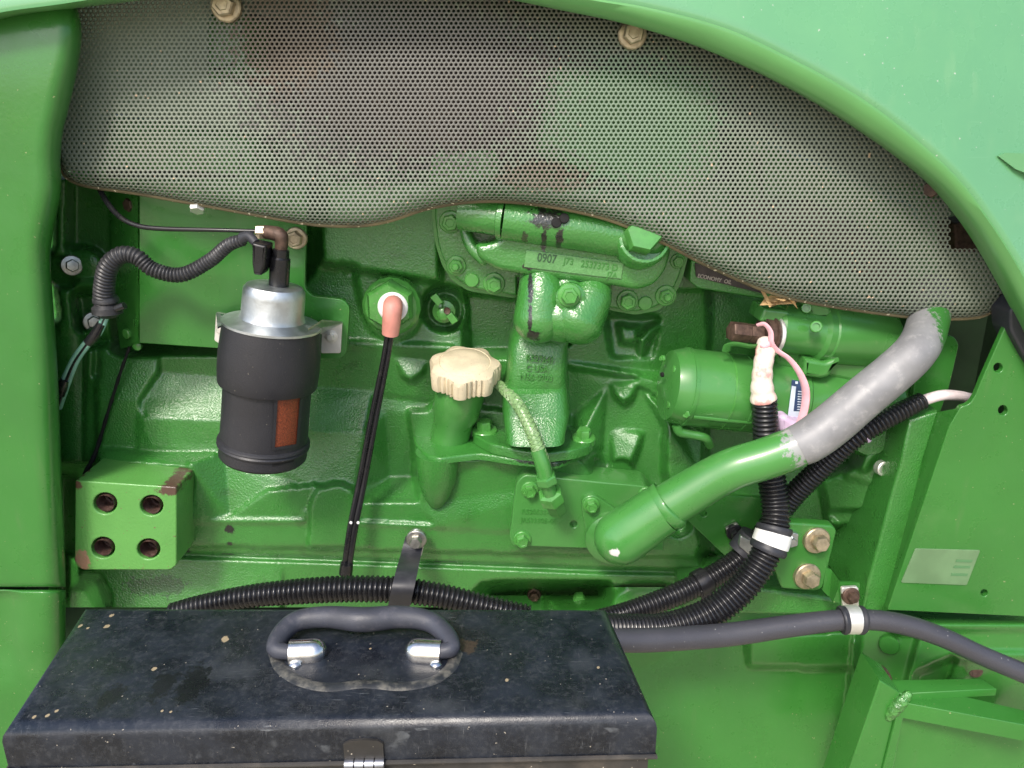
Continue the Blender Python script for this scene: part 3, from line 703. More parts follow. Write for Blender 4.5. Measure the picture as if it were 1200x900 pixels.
# right of the pump neck
R.poly([(666, 345, .005), (840, 340, -.02), (840, 440, -.03), (800, 450, -.02), (745, 441, .0), (666, 428, .0)])
R.poly([(712, 371, -.03), (772, 374, -.03), (765, 420, -.02), (718, 417, -.02)]); R.poly([(723, 380, -.012), (752, 381, -.012), (742, 404, -.004), (727, 402, -.004)])
R.poly([(743, 398, .008), (756, 381, -.005), (773, 375, -.012), (770, 390, .004), (751, 420, .018)])
R.rod((668, 428), (746, 440), 4, .0)
R.poly([(664, 432, -.012), (748, 444, -.012), (712, 452, -.010), (706, 530, .0), (692, 545, .04), (672, 530, .04), (668, 490, -.02)])
R.poly([(712, 448), (750, 454), (776, 500), (780, 590), (745, 565), (712, 556), (705, 530)], -.01)
R.poly([(715, 446, -.01), (748, 452, .0), (742, 468, .012), (730, 476, .018), (720, 466, .01)])
R.poly([(716, 502, -.012), (754, 507, .0), (750, 525, .012), (740, 552, .02), (716, 552, .01)])
R.poly([(748, 452, -.012), (800, 490, -.02), (830, 515, -.015), (828, 562, .0), (778, 590, .02), (775, 520, .02), (779, 495, .02), (765, 470, .005)])
R.poly([(779, 497, .022), (800, 505, .0), (830, 516, -.005), (822, 560, .015), (776, 592, .03)])
R.poly(round_poly([(705, 572), (712, 548), (722, 538), (735, 540), (744, 552), (748, 580)], 6), .0)
R.rod((690, 551), (697, 553), 8, .035)
R.poly([(700, 560, .05), (775, 575, .05), (835, 600, .045), (850, 645, .045), (700, 640, .05)])
R.disc(796, 614, 10, .02)
# flywheel housing on the right
R.poly([(836, 340, -.05), (1066, 340, -.07), (1066, 520, -.03), (1020, 720, .0), (850, 720, -.01), (830, 600, -.02)])
R.poly([(958, 560, .0), (1000, 535, .03), (1044, 540, .06), (1045, 578, .06), (1018, 700, .065), (975, 655, .02)])
R.poly([(1000, 520, .03), (1050, 500, .055), (1056, 540, .06), (1045, 580, .06), (990, 560, .03)])
R.groove([(960, 548), (1044, 578)], 3, .005)
R.rod((1040, 500), (1012, 545), 8, .045)
R.poly([(964, 600, -.005), (1012, 598, .025), (1006, 625, .02), (990, 618, .012)]); R.poly([(960, 620), (1000, 622), (1014, 690), (965, 690)], -.02)
# pan rail below the joint line
R.poly([(78, 640), (205, 640), (840, 655), (852, 690), (700, 700), (78, 712)], .035)
R.poly([(72, 560), (92, 560), (92, 712), (72, 712)], -.14)
R.poly([(78, 648), (205, 652), (700, 667), (840, 672), (850, 702), (580, 699), (556, 712), (78, 712)], .035)
R.poly([(78, 655, .035), (205, 655, .035), (330, 662, .035), (330, 712, .05), (78, 712, .05)])
R.groove([(212, 650), (420, 657), (700, 668), (840, 671)], 3.6, .016)
R.poly([(568, 712), (580, 700), (600, 697), (700, 697), (700, 712)], -.08)
R.poly([(78, 690), (100, 690), (112, 712), (78, 712)], -.12)
R.draft(.0042, 9); R.blur(1.1)
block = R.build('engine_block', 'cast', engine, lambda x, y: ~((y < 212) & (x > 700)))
HB = lambda x, y: -R.at(x, y)

# flywheel-housing edge strip
prism('housing_rib', [(1066, 492), (1100, 482), (1083, 540), (1044, 717), (1011, 717), (1018, 680), (1045, 578), (1056, 540)], -.100, .02, 'cast', block, .004)
prism('mounting_lug', round_poly([(1078, 392), (1118, 394), (1124, 404), (1112, 455), (1096, 500), (1066, 500)], [0, 5, 5, 3, 0, 0]), -.048, -.040, 'sheet', block, .001)
bolt(engine, 1033, 548, -.060, 9, 'whitezinc', 'socket', n=(.25, -.95, .1), name='dowel')
prism('rear_cover', round_poly([(1000, 470), (1060, 400), (1092, 415), (1098, 470), (1060, 492), (1010, 510)], 8), -.035, .03, 'cast', engine, .012)
lathe('boss', P(1012, 505, -.02), (-.1, -1, .1), [(.03, 0), (.03, .02), (.024, .03), (.012, .031)], 'cast', engine, 24)

w, r = px_path([(152, 406, -.014, 2.6), (140, 440, -.020, 2.8), (126, 485, -.022, 3.0), (112, 530, -.024, 3.6), (99, 556, -.03, 4)], 30); tube_data(w, r*.7*(1+.15*np.sin(np.arange(30)*1.7)), 8).obj('gasket_line', 'black', engine)
# ---- four-hole boss block
zb_ = [(88, 563), (207, 571), (207, 662), (200, 668), (96, 668), (87, 661)]
boss = prism('mounting_boss', round_poly(zb_, [2, 3, 3, 4, 9, 9]), -.105, .02, 'block_boss', engine, .0018,
             holes=[(circle(123, 590, 14, 22, 12.5), -.055), (circle(177.5, 592.5, 13.5, 22, 12), -.055), (circle(120.5, 642, 14, 22, 12.5), -.055), (circle(174, 643.5, 13.5, 22, 12), -.055)])
for (x, y) in ((123, 590), (177.5, 592.5), (120.5, 642), (174, 643.5)):
    gh_ = lathe_data(P(x, y, -.1042), (0, 1, 0), [(.0112, 0), (.0112, .022), (.0095, .024), (.0095, .046), (.001, .05)], 20, cap=False); gh_.obj('bolt_hole', 'hole', boss)

# ---- oil-cooler cover / manifold
mf = [(514, 212), (509, 250), (513, 285), (521, 308), (533, 326), (552, 338), (606, 347), (606, 325), (705, 335), (712, 360), (742, 366), (770, 360), (787, 344), (797, 322), (806, 290), (812, 230)]
mani = prism('manifold_flange', round_poly(mf, [0, 8, 8, 8, 8, 8, 0, 0, 0, 3, 8, 8, 8, 8, 8, 0]), -.045, .02, 'manifold', engine, .003)
prism('gasket', round_poly([(a+(-3 if a < 600 else 3 if a > 720 else 0), b+(3 if b > 300 else 0)) for a, b in mf], 6), -.030, .0, 'boltgreen', mani, 0)
cv = [(594, 236), (593, 268), (580, 284), (556, 287), (560, 304), (582, 317), (640, 327), (720, 336), (748, 341), (768, 334), (782, 316), (788, 290), (790, 230)]
body = prism('manifold_body', round_poly(cv, [0, 10, 10, 5, 8, 8, 4, 4, 8, 8, 10, 10, 0], 3), -.088, -.03, 'manifold', engine, .008)
tube('cast_ridge', [(566, 228, -.05, 6), (549, 246, -.056, 6.5), (545, 266, -.060, 7), (552, 288, -.066, 7.5), (566, 304, -.072, 7)], 'manifold', engine, 24, 12, roundcap=(1, 1))
w, r = px_path([(590, 256, -.088, 25), (680, 269, -.088, 25), (762, 282, -.086, 25)], 30)
tube_data(w, r, 24, roundcap=(0, 1)).obj('manifold_tube', 'manifold', engine, sharp=50)
lathe('pipe_socket', P(590, 256, -.088), P(570, 253, -.084)-P(590, 256, -.088), [(.0245, -.002), (.0245, .004), (.0205, .006), (.0205, .05)], 'manifold', engine, 28)
w, r = px_path([(590, 236, -.035, 20), (570, 244, -.045, 20), (556, 262, -.03, 18)], 14)
tube_data(w, r*.9, 18, roundcap=(0, 1)).obj('inner_elbow', 'manifold', engine)
for (x, y) in ((661, 256), (652, 261)): bolt(engine, x, y, -.112, 6, 'black', 'plug', name='oil_port', n=(.1, -1, .3))
lathe('plug_boss', P(750, 283, -.085), (.05, -1, .35), [(.032, -.02), (.032, .022), (.029, .026), (.026, .0265), (.025, .018)], 'manifold', engine, 30)
bolt(engine, 751, 278, -.105, 22, 'boltgreen', 'hex', n=(.05, -1, .35), name='hex_plug')
# raised lettering pad
prism('lettering_pad', [(617, 293), (731, 308), (728, 327), (700, 324), (614, 313)], -.0900, -.085, 'castpad', body, .0006)
sl = -math.atan2(14, 114)
text('lettering', "0907", 629, 306, -.0901, 10, 'dkletter', body, sl, .8, .0004); text('lettering', "J73", 660, 309, -.0901, 7.5, 'textgreen', body, sl, .9, .0006)
text('lettering', "2537373 D", 680, 312.5, -.0901, 8, 'textgreen', body, sl, .85, .0006); text('lettering', "J7A", 711, 324.5, -.0901, 6.5, 'textgreen', body, sl, .9, .0006)
# twin-lobe neck
w, r = px_path([(634, 322, -.062, 25), (634, 345, -.074, 27.5), (631, 374, -.080, 30)], 20); tube_data(w, r, 26, roundcap=(0, .95)).obj('neck_lobe', 'manifold', engine)
w, r = px_path([(694, 331, -.060, 23), (690, 350, -.072, 27), (676, 374, -.080, 34)], 20); tube_data(w, r, 26, roundcap=(0, .85)).obj('neck_lobe', 'manifold', engine)
w, r = px_path([(662, 327, -.055, 26), (664, 350, -.066, 30), (656, 374, -.074, 34)], 14); tube_data(w, r, 20, roundcap=(0, .8)).obj('neck_web', 'manifold', engine)
lathe('bolt_boss', P(667, 347, -.075), (0, -1, .1), [(.019, 0), (.0175, .026), (.016, .027)], 'manifold', engine, 28)
bolt(engine, 667, 346, -.102, 14, 'boltgreen', 'flange', n=(0, -1, .1))
for (x, y, r_, k) in ((528, 260, 13.5, 'flange'), (534.5, 311, 12, 'nut'), (553, 328, 8.5, 'plug'), (579, 332, 13, 'flange'), (735, 352, 13, 'flange'), (756, 355, 8.5, 'plug'), (780, 346, 12.5, 'nut'), (794, 306, 9, 'flange')):
    bolt(engine, x, y, -.045, r_, 'boltgreen', k, name='bolt' if k != 'plug' else 'dowel_plug')

# ---- pump neck (lofted, lettering cast on its face)
def loft(name, secs, material, parent, depth=.12, seg=28, sharp=45, pw=5.0):
    """secs: (py, x0, x1, Yfront) rounded-rectangle sections"""
    V = []
    for (py, x0, x1, Y) in secs:
        a, b = P(x0, py, Y), P(x1, py, Y); cxx = (a+b)/2; hw = (b-a)[0]/2
        for k in range(seg):
            t = 2*math.pi*k/seg; c_, s_ = math.cos(t), math.sin(t)
            sx = math.copysign(abs(c_)**(2/pw), c_); sy = math.copysign(abs(s_)**(2/pw), s_)
            V.append((cxx[0]+hw*sx, Y+depth/2-depth/2*sy, a[2]))
    n = seg; F = []
    for r in range(len(secs)-1):
        for j in range(n): k = (j+1) % n; F.append([r*n+j, (r+1)*n+j, (r+1)*n+k, r*n+k])
    F.append(list(range(n))); F.append([(len(secs)-1)*n+j for j in range(n)][::-1])
    return obj(name, V, F, material, parent, sharp=sharp)
neck = loft('pump_neck', [(375, 606, 690, -.04), (398, 599, 676, -.055), (408, 596, 668, -.062), (450, 592, 667, -.065), (456, 591, 667, -.064), (462, 589, 667, -.071), (488, 588, 670, -.077), (492, 588, 670, -.079), (519, 592, 664, -.108), (524, 592, 664, -.110)], 'cast', engine)
for bdy, x, y in (("RS27641", 616, 422.5), ("C USA", 616, 433.5), ("N66 0703", 609, 443.5)): text('cast_lettering', bdy, x, y, -.0648, 7.2, 'textgreen', neck, -.09, .92, .0016)
zplate('filler_shelf', round_poly(sh, 5), zs, .009, 'cast', engine, .003)
lathe('filler_boss', P(513, 533, -.046), (-.06, .05, -1), [(.029, -.004), (.0285, .012), (.026, .034), (.019, .058), (.010, .074), (.002, .080)], 'cast', engine, 40)
# pump base flange: thick level plate with two bolts
zf = zs+.014
fl = round_poly([(553, 508), (555, 496), (566, 489), (585, 492), (600, 480), (668, 482), (680, 496), (692, 502), (697, 512), (692, 521), (672, 527), (640, 531), (610, 528), (575, 520)], 6)
zplate('pump_flange', fl, zf, .013, 'cast', engine, .003)
bolt(engine, 568, 505, float(PZ(568, 505, zf)[1]), 15, 'boltgreen', 'washer', n=(0, -.15, 1)); bolt(engine, 684, 514, float(PZ(684, 514, zf)[1]), 14, 'boltgreen', 'washer', n=(0, -.15, 1))

# ---- oil filler tube and fluted cap
ax = np.array([.05, -.28, .95]); ax /= np.linalg.norm(ax)
bot = PZ(527, 514, zs); top = P(544.5, 437, float(bot[1])-.026)
fa = top-bot; L = np.linalg.norm(fa)
lathe('filler_neck', bot, fa, [(.0262, -.012), (.0265, L*.12), (.0272, L*.33), (.0315, L*.42), (.0325, L*.7), (.0325, L*1.02)], 'pipegreen', engine, 36, sharp=25)
prof = [(.034, -.013), (.0435, -.011), (.0448, .009), (.0425, .0135), (.033, .0175), (.032, .0168), (.0305, .0182), (.016, .0212), (.001, .022)]
seg = 126; g = lathe_data(top, ax, prof, seg)
v = np.array(g.v); 
for i in range(len(prof)):
    for k in range(seg):
        th = 2*math.pi*k/seg; lob = 1+.062*math.cos(7*th+.6)-.02*(1-abs(math.cos(3.5*th+.3)))
        rib = 1-.07*(k % 3 == 0 and math.cos(7*th+.6) < .6) if 1 <= i <= 2 else 1
        if i in (0, 1, 2, 3): f = lob*rib
        else: f = 1
        a = v[i*seg+k]; c0 = top+ax*prof[i][1]; v[i*seg+k] = c0+(a-c0)*f
g.v = [tuple(p) for p in v]; cap = g.obj('filler_cap', 'cream', engine, sharp=32, label='weathered cream fluted filler cap')

# ---- bolted cover plate with braided line and second flange
cp = [(614, 556), (758, 570), (778, 596), (778, 646), (601, 640), (597, 629), (605, 566)]
plate = prism('cover_plate', round_poly(cp, [9, 6, 6, 0, 4, 4, 6]), -.068, -.02, 'pipegreen', engine, .002, holes=[(circle(672.5, 614.5, 4, 12), -.06)])
for (x, y, r_) in ((621, 574, 10.5), (612, 632, 10.5), (757, 579, 9)): bolt(plate, x, y, -.069, r_, 'boltgreen', 'flange')
for bdy, x, y in (("R520533-C", 611, 602), ("JR533305-01", 610, 612)): text('stamped_lettering', bdy, x, y, -.0682, 6, 'textgreen', plate, -.04, .95, .0007)
tf = smooth_poly([(682, 588), (692, 581), (704, 585), (740, 612), (755, 640), (735, 652), (705, 650), (690, 635), (684, 610)], 4)
prism('pipe_flange', tf, -.076, -.06, 'pipegreen', plate, .0015); bolt(plate, 693, 592, -.077, 10, 'boltgreen', 'flange')
lathe('pipe_collar', P(718, 628, -.075), (-.05, -1, 0), [(.037, 0), (.036, .01), (.026, .016), (.02, .016)], 'pipegreen', plate, 28)

# ---- hex adapter with white collar, and wing-shaped drain cock
bolt(engine, 460, 357, -.016, 34, 'boltgreen', 'plug', name='adapter_collar'); bolt(engine, 460, 354, -.022, 29, 'boltgreen', 'hex', name='hex_adapter', spin=.52)
bolt(engine, 460, 356, -.044, 20, 'boltgreen', 'plug', name='adapter_neck')
dk = empty('drain_cock', P(521, 363, .02), 'small green wing-handled drain cock right of the white collared plug', 'valve')
lathe('body', P(521, 363, .022), (0, -1, 0), [(.015, 0), (.015, .012), (.008, .014), (.008, .028), (.0055, .03)], 'boltgreen', dk, 20)
for sg in (-1, 1): prism('wing', [(521+sg*5-3, 363+sg*6+2), (521+sg*5+3, 363+sg*6-3), (521+sg*13+3, 363+sg*16-3), (521+sg*13-4, 363+sg*16+2)], -.012, -.004, 'boltgreen', dk, .001)
lathe('bore', P(524, 364, -.0095), (0, -1, 0), [(.0045, 0), (.0045, .0015), (.003, .0005)], 'brownsteel', dk, 14)

# ---- bolts of the left housing, and small details
for (x, y, r_, n) in ((84, 311, 12, (.55, -.8, .1)), (110, 377, 12, (.5, -.85, .1))): bolt(engine, x, y, HB(x, y)-.004, r_, 'steel', 'washer', n=n)
lathe('engine_plate_stud', P(162, 405, -.03), (0, -1, 0), [(.0055, 0), (.0055, .004), (.004, .005)], 'boltgreen', engine, 14)
bolt(engine, 626, 697, .05, 8, 'brownsteel', 'flange'); bolt(engine, 679, 701, .03, 8, 'boltgreen', 'hex')
# name strip glimpsed under the screen
prism('name_strip_frame', round_poly([(810, 305), (905, 330), (905, 352), (818, 338), (808, 330)], 3), -.035, .0, 'cast', engine, .002)
ns = prism('name_strip', round_poly([(814, 308), (900, 334), (898, 345), (816, 325)], 2), -.0375, -.034, 'signbrown', engine, .0006)
text('worn_lettering', "ECONOMY  OIL", 817, 325, -.0378, 4.5, 'textpale', ns, -.20, .9, .0003)
# things behind the screen
w, r = px_path([(300, 60, .08, 40), (420, 100, .02, 60), (540, 120, .0, 72), (650, 110, .03, 60)], 30); tube_data(w, r, 20, roundcap=(1, 1)).obj('exhaust_manifold', 'rust', engine)
prism('rocker_cover', round_poly([(642, 75), (842, 90), (848, 200), (800, 245), (625, 180)], 10), -.05, .12, 'pipegreen', engine, .015)
prism('coolant_housing', round_poly([(240, 15), (292, 15), (292, 80), (240, 95)], 8), -.06, .03, 'pipegreen', engine, .01)
prism('coolant_housing', round_poly([(505, 178), (585, 176), (585, 215), (500, 215)], 10), -.055, .03, 'pipegreen', engine, .01)
prism('intake_elbow', round_poly([(120, 130), (300, 160), (300, 225), (100, 215)], 14), -.05, .06, 'pipegreen', engine, .02)
prism('intake_elbow', round_poly([(870, 150), (1090, 240), (1080, 330), (880, 290)], 20), -.035, .06, 'sheet', engine, .02)
w, r = px_path([(880, 250, -.02, 22), (960, 265, -.05, 24), (1040, 320, -.03, 22)], 20); tube_data(w, r, 16, roundcap=(1, 1)).obj('rusty_pipe', 'rust', engine)
bolt(engine, 232, 240, -.09, 9, 'whitezinc', 'hex', n=(0, -.6, -.8))

# ================================================================== CANISTER ON ITS MOUNTING PLATE
YB = -.052
mp = [(163, 212), (358, 212), (359, 262), (357, 338), (366, 347), (402, 351), (410, 360), (406, 414), (398, 421), (372, 420), (330, 413), (163, 402)]
mplate = prism('mounting_plate', round_poly(mp, [0, 0, 8, 8, 8, 6, 6, 6, 6, 0, 0, 0]), YB, YB+.006, 'sheet', engine, .001)
a = P([162, 162, 163], [212, 300, 402], YB+.001); b = P([130, 131, 141], [212, 330, 409], YB+.055)
gF = G(); gF.v = [tuple(p) for p in a]+[tuple(p) for p in b]; gF.f = [[0, 3, 4, 1], [1, 4, 5, 2]]
gF.v += [tuple(p+np.array([0, .004, 0])) for p in np.array(gF.v)]; gF.f += [[6, 7, 10, 9], [7, 8, 11, 10], [3, 9, 10, 4], [4, 10, 11, 5]]
gF.obj('folded_flange', 'sheet', mplate)
bolt(mplate, 155, 240, -.03, 8, 'brownsteel', 'hex', n=(-.5, -.85, 0)); bolt(mplate, 149, 391, -.025, 6, 'boltgreen', 'plug', n=(-.5, -.85, 0), name='rivet')
bolt(mplate, 347, 279, YB-.001, 13, 'zinc', 'flange')

YC = -.125
can = empty('canister', P(308, 560, YC), 'black cylindrical canister with silver domed top and rust orange window strip', 'canister')
A, B_ = P(322, 334, YC), P(308, 537, YC); axd = B_-A; LL = np.linalg.norm(axd); sc = S(315, 430, YC)
def fy(y): return (y-334)/(537-334)*LL
def pr(lst): return [(r*sc, fy(y)) for r, y in lst]
lathe('dome', A, axd, pr([(1, 333.5), (25, 334), (31, 335), (34, 339), (34.6, 346), (35, 366), (37, 371), (45, 374), (56, 375.5), (56, 378)]), 'galv', can, 44)
up = lathe('upper_sleeve', A, axd, pr([(54, 376), (54.5, 380), (55, 384), (57.5, 408), (57.8, 430), (56.8, 444), (56.2, 445.5), (51, 446), (49, 448)]), 'canister', can, 56, sharp=30)
lo = lathe('lower_body', A, axd, pr([(50.5, 446), (50.5, 470), (51, 511), (53.5, 512.5), (54.2, 514.5), (52.6, 516), (54.2, 518), (53.5, 520), (51.5, 521), (51.5, 532), (49, 535), (20, 535)]), 'canister', can, 56, sharp=30)
# curved window strip let into the lower body
def on_can(px, py, r):
    """point of the canister's side that is seen at a photo pixel"""
    dx, dy, dz = ray(px, py); d = np.array([dx, dy, dz], float); u = axd/LL; o = CAM-A
    dp = d-u*(d @ u); op = o-u*(o @ u); aa = dp @ dp; bb = 2*dp @ op; cc = op @ op-(r*sc)**2
    t = (-bb-math.sqrt(max(0, bb*bb-4*aa*cc)))/(2*aa); return CAM+d*t
def can_patch(name, quad, r, material, parent, nx=8, ny=6, th=.001):
    (x0, y0), (x1, y1), (x2, y2), (x3, y3) = quad; V = []
    for j in range(ny+1):
        for i in range(nx+1):
            u, v = i/nx, j/ny
            V.append(on_can((x0*(1-u)+x1*u)*(1-v)+(x3*(1-u)+x2*u)*v, (y0*(1-u)+y1*u)*(1-v)+(y3*(1-u)+y2*u)*v, r))
    F = [[j*(nx+1)+i, (j+1)*(nx+1)+i, (j+1)*(nx+1)+i+1, j*(nx+1)+i+1] for j in range(ny) for i in range(nx)]
    return obj(name, V, F, material, parent, sharp=None)
win = can_patch('window', [(325, 461), (353, 459), (348, 521), (321, 526)], 51.2, 'amber', can, 10, 8)
for q in ([(322, 461), (326, 461), (322, 526), (318.5, 527)], [(352, 459), (356, 458), (351, 521), (347, 522)], [(319, 525), (349, 520), (349, 523), (319, 528.5)]):
    can_patch('window_edge', q, 52.6, 'canister', win, 4, 4)
can_patch('drain_slot', [(319, 541), (345, 535), (344, 541), (319, 547)], 51.9, 'black', can, 6, 3)
# wings and bolted tabs
FZ = A+axd/LL*fy(376)
for tabq, fl_pts, bx in (([(253, 366), (273, 370), (272, 412), (251, 399)], [(-50, -10), (-56, 20)], (261, 386)), ([(377, 390), (401, 377), (399, 414), (376, 414)], [(48, 28), (54, -16)], (388, 394))):
    t = prism('fixing_tab', round_poly(tabq, 2), YB-.004, YB-.001, 'whitezinc', can, .0006)
    a0, a1 = P(*tabq[0], YB-.004), P(*tabq[1], YB-.004)
    b0_, b1_ = (FZ+np.array([q[0]*sc, -q[1]*sc, 0]) for q in fl_pts)
    gF = G(); gF.v = [tuple(x) for x in (a0, a1, b1_, b0_) if True]; gF.v += [tuple(np.array(x)-np.array([0, 0, .002])) for x in gF.v]
    gF.f = [[0, 1, 2, 3], [7, 6, 5, 4], [0, 4, 5, 1], [1, 5, 6, 2], [2, 6, 7, 3], [3, 7, 4, 0]]
    gF.obj('wing', 'galv', can)
    bolt(can, bx[0], bx[1], YB-.004, 7.5, 'whitezinc', 'washer')
nip = lathe('nipple', P(327, 330, YC), P(329, 292, YC)-P(327, 330, YC), [(.011*1, -.004), (.0112, 0), (.0112, .026), (.0095, .028), (.0095, .036), (.006, .037)], 'conduit', can, 20)
w, r = px_path([(329, 294, YC, 7), (330, 284, YC, 8), (328, 276, YC, 9), (318, 273, YC+.003, 8.5), (309, 272, YC+.005, 8)], 18)
tube_data(w, r, 12).obj('elbow_fitting', 'brownsteel', can)
lathe('fitting_nut', P(311, 272, YC+.004), (-1, 0, 0), [(.0078, 0), (.0078, .009), (.004, .01)], 'zinc', can, 6, sharp=20)

# wire loom with its plug, pale wires and thin black line
loom = empty('wire_loom', P(123, 352, -.09), 'short black corrugated wire loom looping from silver domed canister to left housing', 'wire loom')
conduit('conduit', [(286, 281, -.125, 7), (268, 287, -.12, 8), (245, 306, -.11, 8.5), (212, 322, -.11, 9), (180, 316, -.11, 9.5), (160, 301, -.11, 10), (142, 299, -.11, 10.5), (127, 313, -.11, 11.5), (122, 338, -.105, 12), (123, 356, -.10, 13)], .0042, .0016, 'loom', loom)
prism('plug', round_poly([(295, 284), (312, 288), (310, 312), (306, 323), (297, 322), (295, 310)], 2), -.150, -.125, 'conduit', loom, .003)
w, r = px_path([(284, 279, -.128, 7), (292, 277, -.132, 6), (300, 285, -.138, 5)], 12); tube_data(w, r, 10).obj('plug_tail', 'rubber', loom)
lathe('grommet', P(124, 350, -.10), P(127, 372, -.10)-P(124, 350, -.10), [(.012, -.004), (.0145, 0), (.0145, .004), (.0125, .006), (.0165, .010), (.017, .017), (.013, .019), (.009, .022)], 'loom', loom, 22)
lathe('tie_head', P(136, 362, -.108), (.9, -.1, .35), [(.004, 0), (.0045, .012), (.002, .0125)], 'conduit', loom, 8)
for k, (dx, m_) in enumerate(((-2.5, 'pvcgreen'), (1.8, 'conduit'), (4.5, 'pvcgreen'))):
    tube('wire', [(124+dx*.5, 370, -.10, 2.6), (113+dx, 390, -.10, 2.6), (100+dx, 404, -.10, 2.5), (86+dx, 424, -.09, 2.6), (74+dx*1.2, 452, -.08, 2.6), (66+dx, 478, -.06, 2.6)], m_, loom, 24, 8)
tube('wire_tape', [(119, 379, -.101, 5), (111, 393, -.101, 6), (103, 402, -.101, 5.5)], 'conduit', loom, 8, 10)
tube('wire_tape', [(77, 444, -.083, 5.5), (74, 452, -.080, 6.5), (71, 461, -.074, 6)], 'conduit', loom, 8, 10)
tl = empty('thin_line', P(200, 268, -.10), 'thin glossy black tube curving from under the screen to the canister elbow', 'tube')
tube('tube', [(112, 205, -.06, 3.4), (120, 228, -.08, 3.4), (138, 252, -.10, 3.2), (160, 264, -.11, 3), (190, 268, -.115, 2.8), (250, 269.5, -.12, 2.4), (303, 271, -.12, 2.4)], 'conduit', tl, 40, 10)

# ================================================================== TWIN BLACK WIRE WITH PINK BOOT
tw = empty('heater_cable', P(405, 690, -.06), 'straight twin black cable hanging from a pink elbow boot on white collar', 'cable')
lathe('collar', P(461, 359, -.049), (0, -1, .05), [(.0185, 0), (.0185, .006), (.0165, .008), (.006, .008)], 'whitepaint', tw, 28)
tube('boot', [(461, 357, -.053, 11), (460.5, 358, -.068, 11.5), (460, 364, -.074, 11.5), (459, 374, -.074, 11), (457.5, 391, -.070, 10)], 'pinkrubber', tw, 20, 18, roundcap=(0, 0))
for d in (-2.6, 2.6):
    tube('wire', [(457+d, 388, -.069, 2.8), (451+d*1.05, 425, -.066, 2.9), (438+d*1.2, 490, -.066, 3.1), (425+d*1.2, 560, -.072, 3.3), (413+d*1.2, 620, -.082, 3.5), (404+d, 682, -.082, 3.5)], 'conduit', tw, 30, 10)
for d in (-7, 7): bolt(tw, 415.5+d*.6, 612.5, -.089, 1.8, 'whitepaint', 'plug', name='tie_end')
lathe('end_sleeve', P(406.5, 660, -.084), P(403.5, 684, -.084)-P(406.5, 660, -.084), [(.0085, 0), (.009, .008), (.009, .016), (.006, .018)], 'conduit', tw, 12)

# ================================================================== STARTER MOTOR
st = empty('starter_motor', P(900, 520, 0), 'green cylindrical starter motor with smaller solenoid mounted above it', 'starter motor')
YS = -.045
a0 = P(790, 452, YS-.012); a1 = P(1012, 476, YS+.012); adir = (a1-a0); Ls = np.linalg.norm(adir); ss = S(880, 460, YS)
lathe('motor_body', a0, adir, [(.004, -.013), (40*ss*.72, -.012), (40*ss, -.008), (43.5*ss, .002), (45*ss, .012), (45*ss, .085), (45.6*ss, .0855), (45.6*ss, .0885), (45*ss, .089), (45*ss, Ls*.62), (43*ss, Ls*.63), (43*ss, Ls*.95), (36*ss, Ls)], 'pipegreen', st, 64, sharp=25)
b0 = P(906, 384, YS-.02); b1 = P(1040, 399, YS+.008); bd = b1-b0; Lb = np.linalg.norm(bd); sb = S(970, 392, YS)
sol = lathe('solenoid', b0, bd, [(.003, -.002), (24*sb, -.002), (27*sb, .002), (28*sb, .048), (29*sb, .054), (33.5*sb, .058), (33.5*sb, .066), (35*sb, .068), (35*sb, Lb-.018), (34*sb, Lb-.006), (29*sb, Lb), (.003, Lb)], 'pipegreen', st, 56, sharp=22)
# casting between solenoid and motor
prism('saddle', round_poly([(944, 420), (968, 425), (985, 418), (972, 442), (962, 444), (940, 441)], 3), YS-.04, YS+.02, 'pipegreen', st, .005)
prism('saddle', round_poly([(905, 400), (1020, 425), (1030, 455), (910, 430)], 5), YS-.018, YS+.03, 'pipegreen', st, .006)
prism('top_cover', round_poly([(896, 361), (924, 364), (928, 370), (946, 372), (955, 380), (918, 385), (890, 377)], 3), YS-.038, YS+.01, 'pipegreen', st, .004)
prism('terminal_lug', round_poly([(944, 357), (952, 353), (974, 358), (978, 374), (950, 374)], 3), YS-.028, YS+.02, 'pipegreen', st, .005)
bolt(st, 945, 361, YS-.03, 6, 'boltgreen', 'socket', n=(-.3, -.9, .2)); bolt(st, 956, 383, YS-.055, 7, 'boltgreen', 'socket', n=(-.2, -.9, .3))
tn = P(856, 388, YS-.045); te = P(893, 392, YS-.035)
lathe('terminal_nut', tn, te-tn, [(.006, -.0015), (.0112, 0), (.0122, .0015), (.0122, .023), (.0112, .0245), (.0118, .026), (.0118, .040)], 'brownsteel', st, 6, sharp=20, label='brown hexagonal terminal nut')
lathe('washer', P(892, 392, YS-.036), te-tn, [(.005, 0), (.0205, 0), (.0205, .009), (.023, .0095), (.023, .0125), (.01, .013)], 'brownsteel', st, 28)
lathe('insulator', P(904, 393, YS-.031), te-tn, [(.005, 0), (.0235, 0), (.0245, .002), (.0245, .004), (.01, .005)], 'whitezinc', st, 28)
tube('link_strap', [(851, 411, YS-.04, 5), (853, 405, YS-.045, 5), (862, 403, YS-.05, 5), (880, 406, YS-.05, 5), (893, 404, YS-.048, 5)], 'pipegreen', st, 20, 8, flat=.35)
lathe('end_bell_band', a0, adir, [(44.5*ss, .010), (46*ss, .0105), (46*ss, .015), (44.5*ss, .0155)], 'pipegreen', st, 64, sharp=25)
lathe('field_seam', a0, adir, [(44.5*ss, .060), (45.7*ss, .0602), (45.7*ss, .0625), (44.5*ss, .0627)], 'boltgreen', st, 64, sharp=25)
